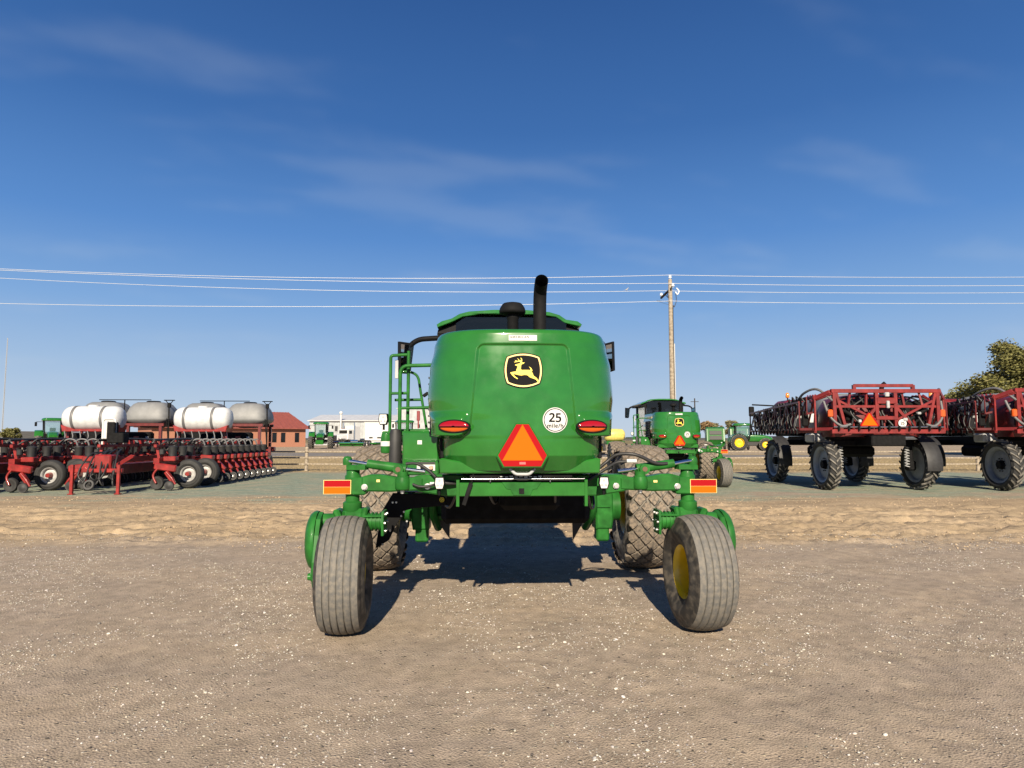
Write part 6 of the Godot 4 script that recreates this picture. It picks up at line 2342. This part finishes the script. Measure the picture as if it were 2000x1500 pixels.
func make_scatter() -> void:
	var r := RandomNumberGenerator.new()
	r.seed = 77
	var xf := []
	var tint := []
	for k in 120000:
		var d := 2.4 + 10.0 * pow(r.randf(), 0.9)
		var x := r.randf_range(-1.0, 1.0) * (d * 0.8 + 1.0)
		if gn.get_noise_2d(x * 0.7, d * 0.7) + 0.6 * gn2.get_noise_2d(x * 0.25, d * 0.25) + r.randf_range(-0.5, 0.4) < 0.0:
			continue
		var sz := 0.0032 + 0.0075 * pow(r.randf(), 3.0)
		if r.randf() < 0.012:
			sz = r.randf_range(0.012, 0.022)
		var b := Basis.from_euler(Vector3(r.randf_range(-0.4, 0.4), r.randf() * TAU, r.randf_range(-0.4, 0.4))).scaled_local(Vector3(sz, sz * r.randf_range(0.6, 1.0), sz))
		xf.append(Transform3D(b, Vector3(x, ground_bumps(x, -d) + sz * 0.12, -d)))
		var t := r.randf_range(0.4, 0.64) if r.randf() < 0.55 else r.randf_range(0.3, 0.46)
		if r.randf() < 0.16:
			t = r.randf_range(0.14, 0.3)
		tint.append(Color(t, t * r.randf_range(0.9, 0.97), t * r.randf_range(0.76, 0.92)))
	scatter("gravel", "pale pebbles strewn over the tan gravel yard", pebble_mesh(3), xf, tint, 0.9)
	xf = []
	tint = []
	for k in 22000:
		var d := r.randf_range(10.5, 20.0)
		var x := r.randf_range(-1.0, 1.0) * (d * 0.85 + 1.0)
		if gn.get_noise_2d(x * 0.25, -d * 1.4) + r.randf_range(-0.35, 0.25) < 0.0:
			continue
		var sz := 0.007 + 0.022 * pow(r.randf(), 3.5)
		var b := Basis.from_euler(Vector3(r.randf() * TAU, r.randf() * TAU, 0)).scaled_local(Vector3(sz, sz * 0.8, sz))
		xf.append(Transform3D(b, Vector3(x, ground_bumps(x, -d) + sz * 0.2, -d)))
		var t := r.randf_range(0.3, 0.48)
		tint.append(Color(t, t * 0.76, t * 0.5))
	scatter("dirt_clods", "crumbled tan dirt clods along the churned strip", pebble_mesh(9), xf, tint, 1.0)
	# tufts of dry grass on the bank beyond the fence
	var s := mb()
	for k in 9:
		var a := TAU * k / 9.0
		var o := Vector3(cos(a), 0, sin(a)) * 0.08
		var w := Vector3(-sin(a), 0, cos(a)) * 0.012
		tri(s, o - w, o + w, o * 2.6 + Vector3.UP * (0.7 + 0.3 * sin(k * 2.1)))
	var tuft := s.commit()
	xf = []
	tint = []
	for k in 14000:
		var d := r.randf_range(35.0, 57.0)
		var x := r.randf_range(-1.0, 1.0) * (d * 0.8)
		var h := r.randf_range(0.04, 0.12)
		xf.append(Transform3D(Basis(Vector3.UP, r.randf() * TAU).scaled_local(Vector3(0.5, h, 0.5)), Vector3(x, ground_h(x, -d) - 0.01, -d)))
		var t := r.randf_range(0.26, 0.46)
		tint.append(Color(t, t * 0.78, t * 0.45))
	scatter("dry_grass", "dry straw-coloured grass on the bank behind the fence", tuft, xf, tint, 0.95)

func far_hills() -> void:
	var top := []
	var f := FastNoiseLite.new()
	f.seed = 4
	f.frequency = 0.002
	var s := mb()
	var prev := Vector3.ZERO
	for k in 121:
		var x := -1500.0 + 25.0 * k
		var h := 3.5 + 3.0 * f.get_noise_2d(x, 0.0) + 9.0 * smoothstep(-300.0, -700.0, x)
		var p := Vector3(x, h, -980.0)
		if k > 0:
			quad(s, Vector3(prev.x, -1.0, -850.0), Vector3(p.x, -1.0, -850.0), p, prev)
			quad(s, prev, p, Vector3(p.x, -1.0, -1200.0), Vector3(prev.x, -1.0, -1200.0))
		prev = p
	setting("hills", part(self, "hills", s, mat(0.12, 0.11, 0.085, 0.95, "cloud", 0.02)))

func _ready() -> void:
	rng.seed = 7
	camera_and_light()
	gn.seed = 15
	gn.noise_type = FastNoiseLite.TYPE_SIMPLEX_SMOOTH
	gn.frequency = 1.0
	gn.fractal_octaves = 3
	gn2.seed = 16
	gn2.noise_type = FastNoiseLite.TYPE_SIMPLEX_SMOOTH
	gn2.frequency = 1.0
	gn2.fractal_octaves = 2
	make_materials()
	make_ground()
	far_hills()
	brick_building(Vector3(-31.2, 0.5, -103.0), 46.0 - 7.0 - 0.0)
	metal_building(Vector3(-39.0, 0.5, -131.0), 0.0)
	fence()
	var poles := [Vector3(-33.0, 0, -40.0), Vector3(9.93, 0, -42.0), Vector3(52.0, 0.1, -41.5)]
	power_pole("weathered utility pole rising behind the second windrower", poles[1], 0.0)
	power_pole("utility pole left of the frame holding the power line", poles[0], 0.0)
	power_pole("utility pole right of the frame holding the power line", poles[2], 0.0)
	wires(poles)
	var tp := thing("thin_pole", "thin distant pole right of the second windrower", "pole", Vector3(32.3, 0.3, -120.0))
	var s := mb()
	cyl(s, Vector3(0, -0.3, 0), Vector3(0, 8.6, 0), 0.14, 0.1, 10)
	bx(s, Vector3(0, 8.0, 0), Vector3(1.4, 0.1, 0.1))
	part(tp, "pole", s, M.dark_wood)
	radio_mast(Vector3(-301.0, 0, -402.0))
	bird(Vector3(7.62, 11.475, -44.44))
	make_wheel_shapes()
	windrower("large green self-propelled windrower in the foreground, seen from behind", Vector3(0.113, 0, -5.905), 2.2)
	var w: Node3D = get_node("windrower")
	again(w, "smaller-looking green windrower parked behind the big one, by the pole", Vector3(5.85, 0, -23.8), 0.0)
	make_red_shapes()
	var pl := planter("red planter with a white liquid tank, right of the two, before the brick building", Vector3(-13.05, 0, -27.0), 3.8, "red planters folded for transport")
	again(pl, "red planter with a white liquid tank, leftmost, cut by the picture's edge", Vector3(-17.1, 0, -26.0), 3.8)
	# the right planter alone carries a control box and a framed cooler on its tongue
	s = mb()
	bx(s, Vector3(-0.5, 1.72, 4.0), Vector3(0.54, 0.34, 0.4), Basis(), 0.02)
	part(pl, "control_box", s, M.matt_black)
	s = mb()
	tube(s, fillet([Vector3(-1.0, 1.5, 4.0), Vector3(-1.0, 2.36, 4.0), Vector3(-0.6, 2.36, 4.0), Vector3(-0.6, 1.5, 4.0)], 0.1), 0.035, 8)
	bx(s, Vector3(-0.9, 1.98, 4.0), Vector3(0.12, 0.6, 0.1), Basis(), 0.02)
	var fr := part(pl, "cooler_frame", s, M.white)
	s = mb()
	bx(s, Vector3(-0.7, 1.95, 3.96), Vector3(0.26, 0.6, 0.3), Basis(), 0.03)
	part(fr, "cooler", s, M.matt_black)
	var sp := sprayer("red self-propelled sprayer with folded booms, its rear rack fully in view", Vector3(12.0, 0, -22.8), 0.0, "red sprayers with folded booms")
	again(sp, "red self-propelled sprayer cut by the right edge of the picture", Vector3(17.6, 0, -22.4), 0.0)
	make_machine_shapes()
	tractor("green tractor facing the camera before the white workshop", Vector3(-23.3, 0.53, -83.0), 13.0, M.yellow)
	tractor("green tractor whose cab shows above the left planter", Vector3(-44.5, 0.5, -66.0), 35.0, M.yellow)
	tractor("green tractor half hidden behind the ladder rails", Vector3(-11.2, 0.45, -72.0), 20.0, M.yellow)
	tractor("green tractor with yellow wheels, side on, left of the sprayers", Vector3(28.0, 0.3, -80.0), 78.0, M.yellow)
	baler("green round baler seen from behind, nearest the second windrower", Vector3(26.2, 0.3, -88.0), -12.0)
	baler("green round baler partly hidden by the yellow-wheeled tractor", Vector3(29.4, 0.3, -88.5), -12.0)
	truck("white bonneted semi truck with tall chrome stacks", Vector3(-27.2, 0.53, -113.0), -28.0)
	trailer("low grey trailer with a raised ramp behind the white truck", Vector3(-23.0, 0.53, -120.0), -60.0)
	mower("low green mowing implement lying before the white truck", Vector3(-23.6, 0.53, -100.0), 10.0)
	mower("low green mowing implement right of the white truck", Vector3(-19.3, 0.53, -101.0), -15.0)
	yellow_tank(Vector3(9.3, 0.3, -62.0))
	tree("leafy_tree", "large olive-brown leafy tree behind the sprayers at the right edge", Vector3(45.0, 0.2, -60.0), 9.5, 4.9, M.leaf_olive, 60000, 0.12, 31, "trees beyond the road")
	tree("small_tree", "small rust-brown tree, leftmost of three beside the thin pole", Vector3(43.0, 0.25, -150.0), 5.6, 2.1, M.leaf_rust, 5000, 0.16, 32, "trees beyond the road")
	tree("small_tree", "small brown-green tree, middle of three beyond the balers", Vector3(45.6, 0.25, -152.0), 5.2, 2.0, M.leaf_grey, 5000, 0.16, 33, "trees beyond the road")
	tree("small_tree", "small leaning tree, rightmost of three beyond the balers", Vector3(48.0, 0.25, -150.0), 5.9, 1.9, M.leaf_grey, 5000, 0.16, 34, "trees beyond the road", 0.8)
	tree("far_bush", "dark round bush on the skyline at the far left", Vector3(-182.0, 0.5, -248.0), 5.0, 3.5, M.leaf_olive, 4000, 0.3, 35, "trees beyond the road")
	make_scatter()

func camera_and_light() -> void:
	var cam := Camera3D.new()
	cam.name = "camera"
	cam.fov = 58.95
	cam.near = 0.05
	cam.far = 6000.0
	add_child(cam)
	cam.position = Vector3(0, 1.67, 0)
	cam.rotation_degrees.x = 4.653
	cam.current = true
	var we := WorldEnvironment.new()
	we.name = "world_environment"
	var e := Environment.new()
	e.background_mode = Environment.BG_SKY
	e.sky = make_sky()
	e.tonemap_mode = Environment.TONE_MAPPER_LINEAR
	e.tonemap_exposure = 1.75
	e.sdfgi_enabled = true
	e.ssao_enabled = true
	e.ssil_enabled = true
	we.environment = e
	add_child(we)
	var sun := DirectionalLight3D.new()
	sun.name = "sun"
	sun.light_energy = 1.6
	sun.light_color = Color(1.0, 0.94, 0.84)
	sun.light_angular_distance = 0.5
	sun.shadow_enabled = true
	add_child(sun)
	sun.rotation_degrees = Vector3(-29.0, -1.0, 0)

# clear air paling towards the horizon, with thin streaks of high cloud
func make_sky() -> Sky:
	var w := 1024
	var h := 512
	var f := FastNoiseLite.new()
	f.seed = 11
	f.noise_type = FastNoiseLite.TYPE_SIMPLEX_SMOOTH
	f.frequency = 1.0
	f.fractal_octaves = 5
	var im := Image.create(w, h, false, Image.FORMAT_RGBF)
	var tab := [[0.0, Color(0.6, 0.69, 0.8)], [0.04, Color(0.53, 0.66, 0.82)], [0.1, Color(0.39, 0.56, 0.8)], [0.18, Color(0.235, 0.435, 0.77)], [0.28, Color(0.115, 0.29, 0.66)], [0.42, Color(0.055, 0.17, 0.46)], [0.6, Color(0.029, 0.1, 0.31)], [1.0, Color(0.02, 0.065, 0.22)]]
	for j in h:
		var el := PI * (0.5 - (j + 0.5) / h)
		var y := sin(el)
		var c: Color = tab[0][1]
		for i in tab.size() - 1:
			if y >= tab[i][0] and y <= tab[i + 1][0]:
				c = (tab[i][1] as Color).lerp(tab[i + 1][1], (y - tab[i][0]) / (tab[i + 1][0] - tab[i][0]))
		for i in w:
			var az := TAU * (i + 0.5) / w
			var d := Vector3(cos(el) * sin(az), y, cos(el) * cos(az))
			var o := c
			if y > 0.01:
				# streaks lie on a high flat layer
				var px := d.x / (y + 0.08)
				var pz := d.z / (y + 0.08)
				var n := f.get_noise_2d(px * 0.45 + pz * 0.2, pz * 1.3 - px * 0.35) * 0.7 + f.get_noise_2d(px * 2.0 + 7.0, pz * 5.0 - px * 1.3) * 0.3
				var k := smoothstep(0.02, 0.5, n) * 0.11 * smoothstep(0.0, 0.1, y)
				o = c.lerp(Color(0.6, 0.68, 0.78), k)
			im.set_pixel(i, j, o)
	var ps := PanoramaSkyMaterial.new()
	ps.panorama = ImageTexture.create_from_image(im)
	ps.energy_multiplier = 0.53
	var sk := Sky.new()
	sk.sky_material = ps
	return sk
